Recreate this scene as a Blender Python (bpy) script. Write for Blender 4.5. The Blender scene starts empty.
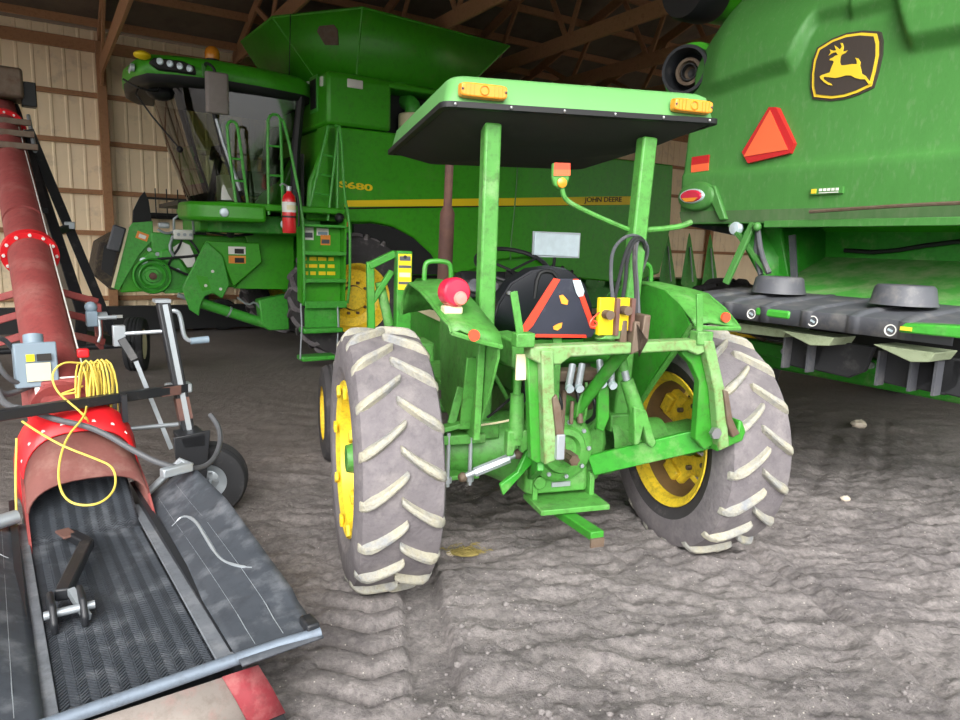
import bpy, bmesh, math, random
import numpy as np
from mathutils import Vector, Matrix, Euler
random.seed(7)
PI = math.pi
S = bpy.context.scene
COL = S.collection

# ---------------------------------------------------------------- materials
def lin(c):
    return tuple(((v/255)/12.92 if v/255 <= .04045 else ((v/255+.055)/1.055)**2.4) for v in c) + (1,)

def mat(name, rgb, rough=.5, metal=0., var=.12, vs=6., dust=None, damt=.3, ds=3., stretch=(1,1,1), bump=0., bs=40., coat=0., grime=None, gamt=.5, gs=38.):
    m = bpy.data.materials.new(name); m.use_nodes = True
    N = m.node_tree.nodes; K = m.node_tree.links
    b = N['Principled BSDF']
    tc = N.new('ShaderNodeTexCoord'); mp = N.new('ShaderNodeMapping'); mp.inputs['Scale'].default_value = stretch
    K.new(tc.outputs['Object'], mp.inputs['Vector'])
    n1 = N.new('ShaderNodeTexNoise'); n1.inputs['Scale'].default_value = vs; n1.inputs['Detail'].default_value = 5
    K.new(mp.outputs[0], n1.inputs['Vector'])
    base = lin(rgb)
    mx = N.new('ShaderNodeMix'); mx.data_type = 'RGBA'
    mx.inputs[6].default_value = tuple(min(1, v*(1-var)) for v in base[:3]) + (1,)
    mx.inputs[7].default_value = tuple(min(1, v*(1+var)) for v in base[:3]) + (1,)
    K.new(n1.outputs[0], mx.inputs[0])
    out = mx.outputs[2]
    if dust:
        n2 = N.new('ShaderNodeTexNoise'); n2.inputs['Scale'].default_value = ds; n2.inputs['Detail'].default_value = 8; n2.inputs['Roughness'].default_value = .65
        K.new(mp.outputs[0], n2.inputs['Vector'])
        rp = N.new('ShaderNodeMapRange'); rp.inputs[1].default_value = .62-damt*.5; rp.inputs[2].default_value = .75; rp.inputs[3].default_value = 0; rp.inputs[4].default_value = min(1, .35+damt)
        K.new(n2.outputs[0], rp.inputs[0])
        m2 = N.new('ShaderNodeMix'); m2.data_type = 'RGBA'; m2.inputs[7].default_value = lin(dust)
        K.new(rp.outputs[0], m2.inputs[0]); K.new(out, m2.inputs[6]); out = m2.outputs[2]
    if grime:
        n4 = N.new('ShaderNodeTexNoise'); n4.inputs['Scale'].default_value = gs; n4.inputs['Detail'].default_value = 9; n4.inputs['Roughness'].default_value = .75
        K.new(mp.outputs[0], n4.inputs['Vector'])
        rg = N.new('ShaderNodeMapRange'); rg.inputs[1].default_value = .48; rg.inputs[2].default_value = .67; rg.inputs[4].default_value = gamt
        K.new(n4.outputs[0], rg.inputs[0])
        m4 = N.new('ShaderNodeMix'); m4.data_type = 'RGBA'; m4.inputs[7].default_value = lin(grime)
        K.new(rg.outputs[0], m4.inputs[0]); K.new(out, m4.inputs[6]); out = m4.outputs[2]
    K.new(out, b.inputs['Base Color'])
    b.inputs['Roughness'].default_value = rough; b.inputs['Metallic'].default_value = metal
    if coat: b.inputs['Coat Weight'].default_value = coat; b.inputs['Coat Roughness'].default_value = .15
    if bump:
        n3 = N.new('ShaderNodeTexNoise'); n3.inputs['Scale'].default_value = bs; n3.inputs['Detail'].default_value = 6
        K.new(mp.outputs[0], n3.inputs['Vector'])
        bp = N.new('ShaderNodeBump'); bp.inputs['Strength'].default_value = bump; bp.inputs['Distance'].default_value = .02
        K.new(n3.outputs[0], bp.inputs['Height']); K.new(bp.outputs[0], b.inputs['Normal'])
    return m

def glass_mat(name, tint, mixf=.25):
    m = bpy.data.materials.new(name); m.use_nodes = True
    N = m.node_tree.nodes; K = m.node_tree.links
    N.remove(N['Principled BSDF'])
    tr = N.new('ShaderNodeBsdfTransparent'); tr.inputs[0].default_value = lin(tint)
    gl = N.new('ShaderNodeBsdfGlossy'); gl.inputs['Roughness'].default_value = .04
    fr = N.new('ShaderNodeFresnel'); fr.inputs[0].default_value = 1.8
    mx = N.new('ShaderNodeMixShader'); K.new(fr.outputs[0], mx.inputs[0]); K.new(tr.outputs[0], mx.inputs[1]); K.new(gl.outputs[0], mx.inputs[2])
    K.new(mx.outputs[0], N['Material Output'].inputs[0])
    return m

M = {}
DUST = (172,164,150)
M['tgreen'] = mat('tractor_green', (80,150,64), .5, var=.22, vs=7, dust=(150,176,130), damt=.16, ds=6, grime=(56,74,36), gamt=.6, gs=22)
M['tgreen2'] = mat('tractor_green_bright', (56,142,42), .42, var=.2, vs=7, dust=(122,160,100), damt=.18, ds=6, grime=(48,66,34), gamt=.5, gs=24)
M['canopy'] = mat('canopy_green', (104,166,96), .5, var=.08, vs=3, dust=(140,190,140), damt=.15, ds=4)
M['pale_plate'] = mat('pale_deflector', (156,168,136), .6, var=.15, vs=7, grime=(104,116,84), gamt=.5, gs=18)
M['hitch'] = mat('worn_hitch_green', (116,162,96), .6, var=.2, vs=9, dust=(168,186,150), damt=.25, ds=7, grime=(112,78,52), gamt=.75, gs=22)
M['cgreen'] = mat('combine_green', (62,164,26), .42, var=.1, vs=2, dust=(104,160,72), damt=.1, ds=3, coat=.08, grime=(44,104,24), gamt=.35, gs=12)
M['cgreen2'] = mat('combine_green_light', (70,168,58), .4, var=.1, vs=4, dust=(130,170,110), damt=.12, ds=5, grime=(44,84,34), gamt=.4, gs=24)
M['bgreen'] = mat('dusty_combine_green', (74,136,64), .48, var=.12, vs=3, dust=(120,152,108), damt=.16, ds=9, stretch=(4,4,1.2), grime=(62,108,52), gamt=.3, gs=30)
M['bgreen2'] = mat('combine_inner_green', (50,148,40), .45, var=.12, vs=4, dust=(150,165,120), damt=.15, ds=6, grime=(34,74,26), gamt=.4, gs=20)
M['soiled'] = mat('soiled_green', (78,112,68), .6, var=.15, vs=5, dust=(104,120,90), damt=.3, ds=6, stretch=(3,3,1))
M['straw'] = mat('strawdust_green', (70,152,56), .7, var=.2, vs=6, dust=(168,176,138), damt=.38, ds=5)
M['yellow'] = mat('wheel_yellow', (246,212,56), .45, var=.1, vs=6, dust=(150,122,60), damt=.14, ds=9, grime=(120,92,40), gamt=.5, gs=30)
M['decal_yellow'] = mat('decal_yellow', (244,214,20), .5, var=.03)
M['rubber'] = mat('tire_rubber_dusty', (112,107,110), .9, var=.22, vs=5, dust=(152,146,144), damt=.3, ds=6, bump=.3, bs=60, grime=(84,80,84), gamt=.5, gs=18)
M['lug'] = mat('lug_worn_clay', (172,168,150), .9, var=.15, vs=25, dust=(112,122,142), damt=.42, ds=9, bump=.4, bs=80, grime=(130,122,104), gamt=.5, gs=50)
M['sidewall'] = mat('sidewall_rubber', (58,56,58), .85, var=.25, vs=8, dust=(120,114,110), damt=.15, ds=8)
M['black_rubber'] = mat('black_rubber', (40,41,44), .75, var=.2, vs=8, dust=(105,102,100), damt=.1, ds=6)
M['black'] = mat('black_plastic', (26,27,29), .55, var=.15, vs=8)
M['black_paint'] = mat('black_paint', (36,38,42), .45, var=.2, vs=10, dust=(110,105,100), damt=.08, ds=8)
M['deck'] = mat('grey_black_plastic', (84,86,92), .5, var=.15, vs=9, dust=(150,146,140), damt=.22, ds=5)
M['liner'] = mat('canopy_liner', (44,42,40), .8, var=.2, vs=4, dust=(90,86,74), damt=.12, ds=3)
M['chrome'] = mat('worn_steel', (188,190,192), .35, .85, var=.15, vs=20)
M['galv'] = mat('galvanised_steel', (176,184,190), .4, .5, var=.12, vs=15)
M['steel_dirty'] = mat('dirty_steel', (112,98,84), .65, .3, var=.3, vs=18, dust=(96,64,44), damt=.35, ds=14)
M['mouth'] = mat('chaffy_dark_steel', (58,50,44), .8, .1, var=.5, vs=22, dust=(120,108,80), damt=.3, ds=16)
M['rust'] = mat('rusty_steel', (116,84,74), .8, .2, var=.25, vs=14, dust=(92,70,72), damt=.35, ds=9)
M['amber'] = mat('amber_lens', (236,150,40), .25, var=.08, vs=30, coat=.4)
M['redlens'] = mat('red_lens', (206,40,70), .25, var=.1, vs=30, coat=.4)
M['pinklens'] = mat('pale_lens_centre', (246,140,130), .3, var=.05)
M['redrefl'] = mat('red_reflector', (236,80,52), .35, var=.06, vs=30)
M['smv_red'] = mat('smv_red', (222,66,44), .4, var=.08, vs=20)
M['smv_dark_red'] = mat('smv_dark_red', (196,36,40), .4, var=.05)
M['smv_orange'] = mat('smv_orange', (250,110,66), .45, var=.04)
M['navy'] = mat('faded_navy_plate', (40,44,58), .6, var=.2, vs=10, dust=(96,100,108), damt=.1, ds=9)
M['patch'] = mat('orange_patch', (244,160,50), .6)
M['white'] = mat('white_paint', (232,232,226), .5, var=.05)
M['silver'] = mat('silver_plate', (206,222,230), .3, .3, var=.15, vs=20)
M['vinyl'] = mat('black_vinyl', (30,32,38), .42, var=.15, vs=10)
M['cred'] = mat('faded_red_paint', (150,70,68), .65, var=.16, vs=4, dust=(170,122,114), damt=.25, ds=4, grime=(110,52,52), gamt=.5, gs=20)
M['bred'] = mat('bright_red_paint', (222,34,42), .4, var=.08, vs=8)
M['dred'] = mat('dusty_hood_red', (122,74,68), .8, var=.2, vs=9, dust=(152,122,112), damt=.3, ds=7, grime=(110,66,62), gamt=.5, gs=30)
M['box_grey'] = mat('enclosure_grey', (128,146,160), .45, var=.06, vs=6)
M['cord'] = mat('yellow_cord', (226,204,92), .5, var=.1, vs=40)
M['cable'] = mat('grey_cable', (88,90,94), .6, var=.15, vs=20)
M['ext_red'] = mat('extinguisher_red', (216,28,36), .3, var=.05, coat=.4)
M['belt'] = mat('belt_black', (46,50,56), .7, var=.25, vs=30, dust=(136,142,150), damt=.2, ds=24)
M['flap'] = mat('flap_rubber', (66,71,78), .55, var=.2, vs=5, dust=(140,144,150), damt=.22, ds=6, grime=(44,48,54), gamt=.5, gs=16)
M['patch_red'] = mat('dusty_red_patch', (134,44,52), .75, var=.2, vs=9, dust=(170,120,116), damt=.3, ds=10, grime=(96,44,46), gamt=.5, gs=24)
M['ramp'] = mat('ramp_dusty', (150,141,134), .85, var=.15, vs=10, dust=(176,112,108), damt=.15, ds=9, grime=(120,108,100), gamt=.5, gs=24)
M['cream'] = mat('cream_paint', (226,218,178), .5, var=.1)
M['wood'] = mat('barn_timber', (168,124,88), .8, var=.25, vs=5, dust=(104,70,46), damt=.3, ds=5, stretch=(3,3,3), bump=.2, bs=30)
M['skirt'] = mat('worn_skirt_rubber', (112,117,124), .6, .1, var=.2, vs=8, dust=(150,152,154), damt=.25, ds=8, grime=(74,78,84), gamt=.5, gs=20)
M['lip'] = mat('dull_pipe', (122,134,148), .5, .3, var=.15, vs=10, grime=(80,84,90), gamt=.5, gs=20)
M['mirror_back'] = mat('mirror_shell', (140,132,128), .6, var=.15, vs=12)
M['barrel'] = mat('rusty_barrel', (128,100,62), .75, var=.3, vs=9, dust=(84,64,46), damt=.4, ds=9)
M['glass'] = glass_mat('cab_glass', (182,190,160))
M['orange_decal'] = mat('orange_decal', (240,150,60), .5)
M['decal_black'] = mat('decal_black', (34,30,26), .5)
M['ivory'] = mat('emblem_black', (66,58,54), .5, var=.12, vs=14, stretch=(6,6,.8))
M['emb_yellow'] = mat('emblem_yellow', (242,206,56), .5, var=.06)

# ---------------------------------------------------------------- mesh builder
class MB:
    def __init__(s): s.v = []; s.f = []
    def add(s, vs, fs):
        o = len(s.v); s.v += [tuple(v) for v in vs]; s.f += [tuple(i+o for i in f) for f in fs]; return s
    def box(s, c, d, rot=None):
        x, y, z = (k/2 for k in d)
        P = [Vector(p) for p in ((-x,-y,-z),(x,-y,-z),(x,y,-z),(-x,y,-z),(-x,-y,z),(x,-y,z),(x,y,z),(-x,y,z))]
        if rot is not None:
            R = Euler(rot).to_matrix() if not isinstance(rot, Matrix) else rot
            P = [R @ p for p in P]
        return s.add([p+Vector(c) for p in P], [(0,3,2,1),(4,5,6,7),(0,1,5,4),(1,2,6,5),(2,3,7,6),(3,0,4,7)])
    def bar(s, p0, p1, w, h, up=(0,0,1)):
        p0, p1 = Vector(p0), Vector(p1); d = (p1-p0).normalized(); u = Vector(up)
        if abs(d.dot(u)) > .98: u = Vector((0,1,0))
        r = d.cross(u).normalized(); u = r.cross(d)
        a, b = r*w/2, u*h/2
        P = [q+k for q in (p0, p1) for k in (-a-b, a-b, a+b, -a+b)]
        return s.add(P, [(0,1,2,3),(7,6,5,4),(0,4,5,1),(1,5,6,2),(2,6,7,3),(3,7,4,0)])
    def loft(s, rings, caps=True, closed=True):
        n = len(rings[0]); o = []; V = [p for r in rings for p in r]
        for i in range(len(rings)-1):
            for j in range(n if closed else n-1):
                k = (j+1) % n
                o.append((i*n+j, i*n+k, (i+1)*n+k, (i+1)*n+j))
        if caps and closed:
            o.append(tuple(range(n))[::-1]); o.append(tuple((len(rings)-1)*n+j for j in range(n)))
        return s.add(V, o)
    def cyl(s, p0, p1, r0, r1=None, n=16):
        p0, p1 = Vector(p0), Vector(p1); r1 = r0 if r1 is None else r1
        return s.lathe([(r0, 0), (r1, (p1-p0).length)], p0, p1-p0, n, True)
    def lathe(s, prof, c, ax, n=32, caps=False, a0=0, a1=2*PI):
        c = Vector(c); d = Vector(ax).normalized()
        u = d.orthogonal().normalized() if abs(d.z) > .9 else Vector((0,0,1)).cross(d).normalized()
        w = d.cross(u)
        full = abs(a1-a0-2*PI) < 1e-6
        m = n if full else n+1
        rings = [[c + d*h + (u*math.cos(a0+(a1-a0)*j/n) + w*math.sin(a0+(a1-a0)*j/n))*r for j in range(m)] for r, h in prof]
        return s.loft(rings, caps, full)
    def tube(s, pts, r, n=8, closed=False, smooth=0):
        P = [Vector(p) for p in pts]
        for _ in range(smooth):
            Q = []
            k = len(P)
            rng = range(k if closed else k-1)
            if not closed: Q.append(P[0])
            for i in rng:
                a, b = P[i], P[(i+1) % k]
                Q += [a*.75+b*.25, a*.25+b*.75]
            if not closed: Q.append(P[-1])
            P = Q
        k = len(P); T = []
        for i in range(k):
            if closed: t = P[(i+1) % k]-P[i-1]
            else: t = P[min(i+1, k-1)]-P[max(i-1, 0)]
            T.append(t.normalized())
        u = T[0].orthogonal().normalized(); rings = []
        for i in range(k):
            u = (u - T[i]*u.dot(T[i])).normalized(); w = T[i].cross(u)
            rr = r[min(len(r)-1, int(i*len(r)/k))] if isinstance(r, (list, tuple)) else r
            rings.append([P[i] + (u*math.cos(2*PI*j/n)+w*math.sin(2*PI*j/n))*rr for j in range(n)])
        if closed: rings.append(rings[0])
        return s.loft(rings, not closed)
    def ext(s, poly, ax, lo, hi):
        def P(a, b, c): return {'x': (c, a, b), 'y': (a, c, b), 'z': (a, b, c)}[ax]
        n = len(poly)
        V = [P(a, b, lo) for a, b in poly] + [P(a, b, hi) for a, b in poly]
        return s.add(V, [tuple(range(n)), tuple(range(n, 2*n))[::-1]] + [(i, (i+1) % n, n+(i+1) % n, n+i) for i in range(n)])
    def ball(s, c, r, n=12, sc=(1,1,1)):
        pr = [(max(r*math.sin(PI*i/(n//2)), 1e-4), -r*math.cos(PI*i/(n//2))) for i in range(n//2+1)]
        o = len(s.v); s.lathe(pr, (0,0,0), (0,0,1), n)
        for i in range(o, len(s.v)):
            v = s.v[i]; s.v[i] = (v[0]*sc[0]+c[0], v[1]*sc[1]+c[1], v[2]*sc[2]+c[2])
        return s
    def grid(s, fn, nu, nv, thick=None):
        V = [fn(i/nu, j/nv) for i in range(nu+1) for j in range(nv+1)]
        return s.add(V, [(i*(nv+1)+j, (i+1)*(nv+1)+j, (i+1)*(nv+1)+j+1, i*(nv+1)+j+1) for i in range(nu) for j in range(nv)])
    def build(s, name, m, parent=None, bevel=0, ang=38, seg=2, solid=0, flat=False):
        me = bpy.data.meshes.new(name); me.from_pydata(s.v, [], s.f); me.update()
        bm = bmesh.new(); bm.from_mesh(me)
        bmesh.ops.remove_doubles(bm, verts=bm.verts, dist=1e-5)
        bmesh.ops.recalc_face_normals(bm, faces=bm.faces)
        bm.to_mesh(me); bm.free()
        if not flat:
            me.polygons.foreach_set('use_smooth', [True]*len(me.polygons)); me.set_sharp_from_angle(angle=math.radians(ang))
        me.materials.append(M[m] if isinstance(m, str) else m)
        o = bpy.data.objects.new(name, me); COL.objects.link(o)
        if parent is not None: o.parent = parent
        if solid:
            k = o.modifiers.new('solid', 'SOLIDIFY'); k.thickness = solid; k.offset = 0
        if bevel:
            k = o.modifiers.new('bevel', 'BEVEL'); k.width = bevel; k.segments = seg; k.limit_method = 'ANGLE'; k.angle_limit = math.radians(40)
            k.harden_normals = False
        return o

def thing(name, label, cat, loc=(0,0,0), deg=0, group=None):
    o = bpy.data.objects.new(name, None); COL.objects.link(o); o.empty_display_size = .2
    o.location = loc; o.rotation_euler = (0, 0, math.radians(deg))
    o['label'] = label; o['category'] = cat
    if group: o['group'] = group
    return o
def tag(o, label, cat, group=None):
    o['label'] = label; o['category'] = cat
    if group: o['group'] = group
    return o
def struct(o): o['kind'] = 'structure'; return o
def text(s, name, m, parent, origin, right, up, h, w=None, depth=.004, bold=0., kern=1.):
    cu = bpy.data.curves.new(name, 'FONT'); cu.body = s; cu.size = 1; cu.extrude = .02; cu.offset = bold; cu.space_character = kern
    t = bpy.data.objects.new(name, cu); COL.objects.link(t)
    dg = bpy.context.evaluated_depsgraph_get(); dg.update()
    me = bpy.data.meshes.new_from_object(t.evaluated_get(dg)); bpy.data.objects.remove(t)
    xs = [v.co.x for v in me.vertices]; ys = [v.co.y for v in me.vertices]
    x0, y0 = min(xs), min(ys); sx = (max(xs)-x0); sy = (max(ys)-y0)
    k = h/sy; kx = k if w is None else w/sx
    R = Vector(right).normalized(); U = Vector(up).normalized(); Nn = R.cross(U).normalized()
    for v in me.vertices:
        v.co = Vector(origin) + R*(v.co.x-x0)*kx + U*(v.co.y-y0)*k + Nn*(depth if v.co.z > 0 else -depth*.2)
    me.materials.append(M[m]); me.name = name
    o = bpy.data.objects.new(name, me); COL.objects.link(o); o.parent = parent
    return o
def arcpts(c, r, a0, a1, n, ax='x'):
    out = []
    for i in range(n+1):
        a = math.radians(a0+(a1-a0)*i/n); p, q = r*math.cos(a), r*math.sin(a)
        out.append({'x': (c[0], c[1]+p, c[2]+q), 'y': (c[0]+p, c[1], c[2]+q), 'z': (c[0]+p, c[1]+q, c[2])}[ax])
    return out
# lugged agricultural tyre about the local X axis at centre c; returns the carcass and the tread builders
def ag_tyre(c, R, W, rim, nl=18, lh=.032, lw=.055, flip=1, over=.12, n=72, slope=.30, dark_side=False):
    hw = W/2; cr = R-lh
    prof = [(rim, -hw*.80), (rim+.03, -hw*.86), (rim+(cr-rim)*.35, -hw*1.0), (rim+(cr-rim)*.62, -hw*1.02), (cr-.045, -hw*.97), (cr-.016, -hw*.90), (cr-.004, -hw*.6), (cr, 0)]
    prof = prof + [(r, -x) for r, x in prof[-2::-1]]
    body = MB(); side = MB()
    k = 4 if dark_side else 2
    body.lathe(prof[k:len(prof)-k], c, (1,0,0), n)
    side.lathe(prof[:k+1], c, (1,0,0), n); side.lathe(prof[-k-1:], c, (1,0,0), n)
    lug = MB()
    def crown(x):
        t = abs(x)/hw
        return cr - .004*min(1, t/.6) if t < .6 else cr-.004-.05*((t-.6)/.37)**2
    for sd in (-1, 1):
        for i in range(nl):
            a0 = 2*PI*(i + (.5 if sd > 0 else 0))/nl
            rings = []
            for q in range(9):
                s_ = q/8
                x = sd*(-over*hw + s_*(hw*.97+over*hw))
                a = a0 - flip*slope*s_*hw*2.0/R*(1-.25*s_)
                rb = crown(x)-.006; rt = rb+.006+lh*(1 if s_ > .05 else .8)*(1-.15*max(0, s_-.9)*10)
                w0 = lw*(.62+.38*s_)/R; w1 = w0*.62
                def P(r, da): return (c[0]+x, c[1]+r*math.sin(a+da), c[2]+r*math.cos(a+da))
                rings.append([P(rb, -w0/1.6), P(rt, -w1/2), P(rt, w1/2), P(rb, w0/1.6)])
            lug.loft(rings)
    return body, side, lug
def bolts(mb, c, ax, r, n, br, h, a0=0):
    d = Vector(ax).normalized(); u = d.orthogonal().normalized() if abs(d.z) > .9 else Vector((0,0,1)).cross(d).normalized(); w = d.cross(u)
    for i in range(n):
        a = a0+2*PI*i/n; p = Vector(c)+(u*math.cos(a)+w*math.sin(a))*r
        mb.cyl(p, p+d*h, br, n=6)
    return mb
# ---------------------------------------------------------------- ground
def vnoise(x, y, seed):
    xi = np.floor(x).astype(np.int64); yi = np.floor(y).astype(np.int64); fx = x-xi; fy = y-yi
    def h(a, b):
        v = (a*374761393 + b*668265263 + seed*982451653) & 0xffffffff
        v = ((v ^ (v >> 13))*1274126177) & 0xffffffff
        return ((v ^ (v >> 16)) & 0xffff)/65535.
    u = fx*fx*(3-2*fx); w = fy*fy*(3-2*fy)
    return (h(xi,yi)*(1-u)+h(xi+1,yi)*u)*(1-w)+(h(xi,yi+1)*(1-u)+h(xi+1,yi+1)*u)*w
def ss(a, b, x):
    t = np.clip((x-a)/(b-a), 0, 1); return t*t*(3-2*t)
def ground_h(X, Y):
    # trampled clods, stretched sideways, with a ridged crest
    wx = X + .35*(vnoise(X*1.3, Y*1.3, 5)-.5); wy = Y + .5*(vnoise(X*.9+9, Y*.9, 6)-.5)
    a = vnoise(wx*2.6, wy*6.2, 1); b = vnoise(wx*6+3, wy*13, 2); c = vnoise(X*22, Y*30, 3); d = vnoise(X*55, Y*55, 4)
    ridge = 1-np.abs(2*a-1); r2 = 1-np.abs(2*b-1)
    amp = .25+.75*ss(9.5, 4.5, Y)*(.35+.65*ss(-1.6, -.2, X+.12*(Y-3)))
    e_ = vnoise(wx*13+7, wy*21, 8); r3 = 1-np.abs(2*e_-1)
    H = amp*(.036*ridge**1.4 + .024*r2**1.5 + .020*r3**1.4 + .014*c) + .010*d*(.3+.7*amp)
    # lug prints left behind the near left wheel
    ca, sa = math.cos(math.radians(9)), math.sin(math.radians(9))
    lx = ca*(X+.47)+sa*(Y-3.0); ly = -sa*(X+.47)+ca*(Y-3.0)
    msk = ss(.26, .2, np.abs(lx))*ss(.45, .3, ly)
    ph = (ly - .5*np.abs(lx))/.17
    lug = np.where(ph-np.floor(ph) < .45, 1., 0.)
    H = H*(1-.75*msk) + msk*(.045*ss(.05, .30, np.abs((ph % 1)-.5)) + .004)
    # ribbed implement tyre track
    lx2 = ca*(X+.36)+sa*(Y-3.82)-.0; l2 = -sa*(X+.36)+ca*(Y-3.82)
    lx2 = lx2 - .06*np.clip(-l2, 0, 3)*.3
    m2 = ss(.115, .085, np.abs(lx2))*ss(.35, .2, l2)*ss(-1.5, -1.25, l2)
    H = H*(1-m2) + m2*(.0+.010*(np.cos(lx2*2*PI/.055) > .55))
    # long groove from the right wheel towards the camera side
    t = np.clip((Y-2.2)/(4.1-2.2), -1, 1); gx = 2.02-.40*t**1.2*np.sign(1) if False else 2.02-.39*np.clip(t,0,1.3)
    dg = np.abs(X-gx)
    H = H + ss(4.4, 3.9, Y)*(.022*np.exp(-((dg-.09)/.035)**2) - .025*np.exp(-(dg/.04)**2)*(H > .0))
    # faint wheel lanes on the far right
    for off in (0, .28, .52):
        gx = 2.35+off+(Y-4.7)*.60
        H = H - .02*np.exp(-(np.abs(X-gx)/.07)**2)*ss(4.5, 5.2, Y)*ss(8, 7, Y)
    return np.maximum(H, 0.0)-.012
xs = np.concatenate([np.linspace(-45,-9,14)[:-1], np.linspace(-9,-3.2,60)[:-1], np.arange(-3.2,4.6,.022), np.linspace(4.6,9,60)[1:], np.linspace(9,45,14)[1:]])
ys = np.concatenate([np.linspace(-45,1.2,30)[:-1], np.arange(1.2,5.6,.020), np.arange(5.6,9.5,.05), np.linspace(9.5,60,50)])
GX, GY = np.meshgrid(xs, ys, indexing='ij')
GZ = ground_h(GX, GY)
nx, ny = GX.shape
me = bpy.data.meshes.new('floor')
V = np.stack([GX, GY, GZ], -1).reshape(-1, 3)
idx = np.arange(nx*ny).reshape(nx, ny)
F = np.stack([idx[:-1,:-1], idx[1:,:-1], idx[1:,1:], idx[:-1,1:]], -1).reshape(-1, 4)
me.from_pydata(V.tolist(), [], F.tolist()); me.update()
me.polygons.foreach_set('use_smooth', [True]*len(me.polygons))
dm = bpy.data.materials.new('dirt'); dm.use_nodes = True
N = dm.node_tree.nodes; K = dm.node_tree.links; bs = N['Principled BSDF']
tc = N.new('ShaderNodeTexCoord')
def noise(sc, det=6, rough=.6, vec=None):
    n = N.new('ShaderNodeTexNoise'); n.inputs['Scale'].default_value = sc; n.inputs['Detail'].default_value = det; n.inputs['Roughness'].default_value = rough
    K.new(vec or tc.outputs['Object'], n.inputs['Vector']); return n
r1 = N.new('ShaderNodeValToRGB'); K.new(noise(1.6, 8, .7).outputs[0], r1.inputs[0])
r1.color_ramp.elements[0].position = .3; r1.color_ramp.elements[0].color = lin((114,110,110))
r1.color_ramp.elements[1].position = .7; r1.color_ramp.elements[1].color = lin((168,162,160))
r2 = N.new('ShaderNodeValToRGB'); K.new(noise(28, 8, .7).outputs[0], r2.inputs[0])
r2.color_ramp.elements[0].position = .35; r2.color_ramp.elements[0].color = (.55,.54,.55,1)
r2.color_ramp.elements[1].position = .68; r2.color_ramp.elements[1].color = (1.12,1.1,1.08,1)
mm = N.new('ShaderNodeMix'); mm.data_type = 'RGBA'; mm.blend_type = 'MULTIPLY'; mm.inputs[0].default_value = 1
K.new(r1.outputs[0], mm.inputs[6]); K.new(r2.outputs[0], mm.inputs[7])
# pale grit specks
vo = N.new('ShaderNodeTexVoronoi'); vo.inputs['Scale'].default_value = 22; K.new(tc.outputs['Object'], vo.inputs['Vector'])
sp = N.new('ShaderNodeMapRange'); sp.inputs[1].default_value = .10; sp.inputs[2].default_value = .05; K.new(vo.outputs['Distance'], sp.inputs[0])
ms = N.new('ShaderNodeMix'); ms.data_type = 'RGBA'; ms.inputs[7].default_value = lin((206,200,190)); K.new(sp.outputs[0], ms.inputs[0]); K.new(mm.outputs[2], ms.inputs[6])
# deep in the shed the dirt is coloured darker, standing in for weaker daylight
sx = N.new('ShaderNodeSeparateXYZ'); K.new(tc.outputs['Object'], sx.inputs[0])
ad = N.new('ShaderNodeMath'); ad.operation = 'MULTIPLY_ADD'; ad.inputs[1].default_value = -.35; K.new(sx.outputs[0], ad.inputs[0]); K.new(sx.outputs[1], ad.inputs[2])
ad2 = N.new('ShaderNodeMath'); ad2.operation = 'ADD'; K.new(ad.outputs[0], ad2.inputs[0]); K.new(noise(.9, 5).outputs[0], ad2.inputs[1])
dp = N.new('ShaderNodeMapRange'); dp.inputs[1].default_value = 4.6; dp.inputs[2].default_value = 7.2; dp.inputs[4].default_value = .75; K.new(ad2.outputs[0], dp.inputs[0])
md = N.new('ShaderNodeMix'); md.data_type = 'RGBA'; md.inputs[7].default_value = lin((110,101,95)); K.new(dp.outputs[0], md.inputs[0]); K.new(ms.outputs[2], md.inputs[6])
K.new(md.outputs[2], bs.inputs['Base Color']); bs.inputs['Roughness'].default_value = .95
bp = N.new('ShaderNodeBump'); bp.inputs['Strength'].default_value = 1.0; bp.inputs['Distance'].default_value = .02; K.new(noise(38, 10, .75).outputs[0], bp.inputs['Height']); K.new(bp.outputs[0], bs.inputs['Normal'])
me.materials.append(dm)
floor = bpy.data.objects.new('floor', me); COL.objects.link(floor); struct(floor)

# ---------------------------------------------------------------- shed; its long axis runs along SD, SN points to the rear wall
AZ = math.radians(122)
SN = Vector((math.cos(AZ), math.sin(AZ), 0)); SD = Vector((-math.sin(AZ), math.cos(AZ), 0))
SHED = bpy.data.objects.new('shed_axes', None)
def W(n, s, z): return SN*n + SD*s + Vector((0,0,z))
WALLN, EAVE, S0, S1, NF = 14.5, 5.05, -24., 9., 1.2
RIDGE_N, RIDGE_Z = 8.0, 7.2
def tin(name, rgb, scale_dir, period=.23):
    m = mat(name, rgb, .45, .0, var=.08, vs=2.5, dust=(120,105,88), damt=.12, ds=2)
    return m
M['tin'] = tin('cream_steel_siding', (242,220,184), None)
M['roof_tin'] = mat('old_roof_steel', (112,100,86), .7, .0, var=.2, vs=2, dust=(84,72,60), damt=.3, ds=3)
def ribbed_wall(name, n, s0, s1, z0, z1, m):
    # corrugated sheet: ribs every 23 cm
    mb = MB(); ss_ = []; k = s0
    while k < s1:
        ss_ += [(k, 0), (k+.09, 0), (k+.105, -.012), (k+.135, -.012), (k+.15, 0)]; k += .23
    r0 = [W(n+d, s, z0) for s, d in ss_]; r1 = [W(n+d, s, z1) for s, d in ss_]
    mb.loft([r0, r1], False, False)
    return struct(mb.build(name, m, ang=20))
ribbed_wall('wall_rear', WALLN, S0, S1, -.05, EAVE+.2, 'tin')
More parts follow.
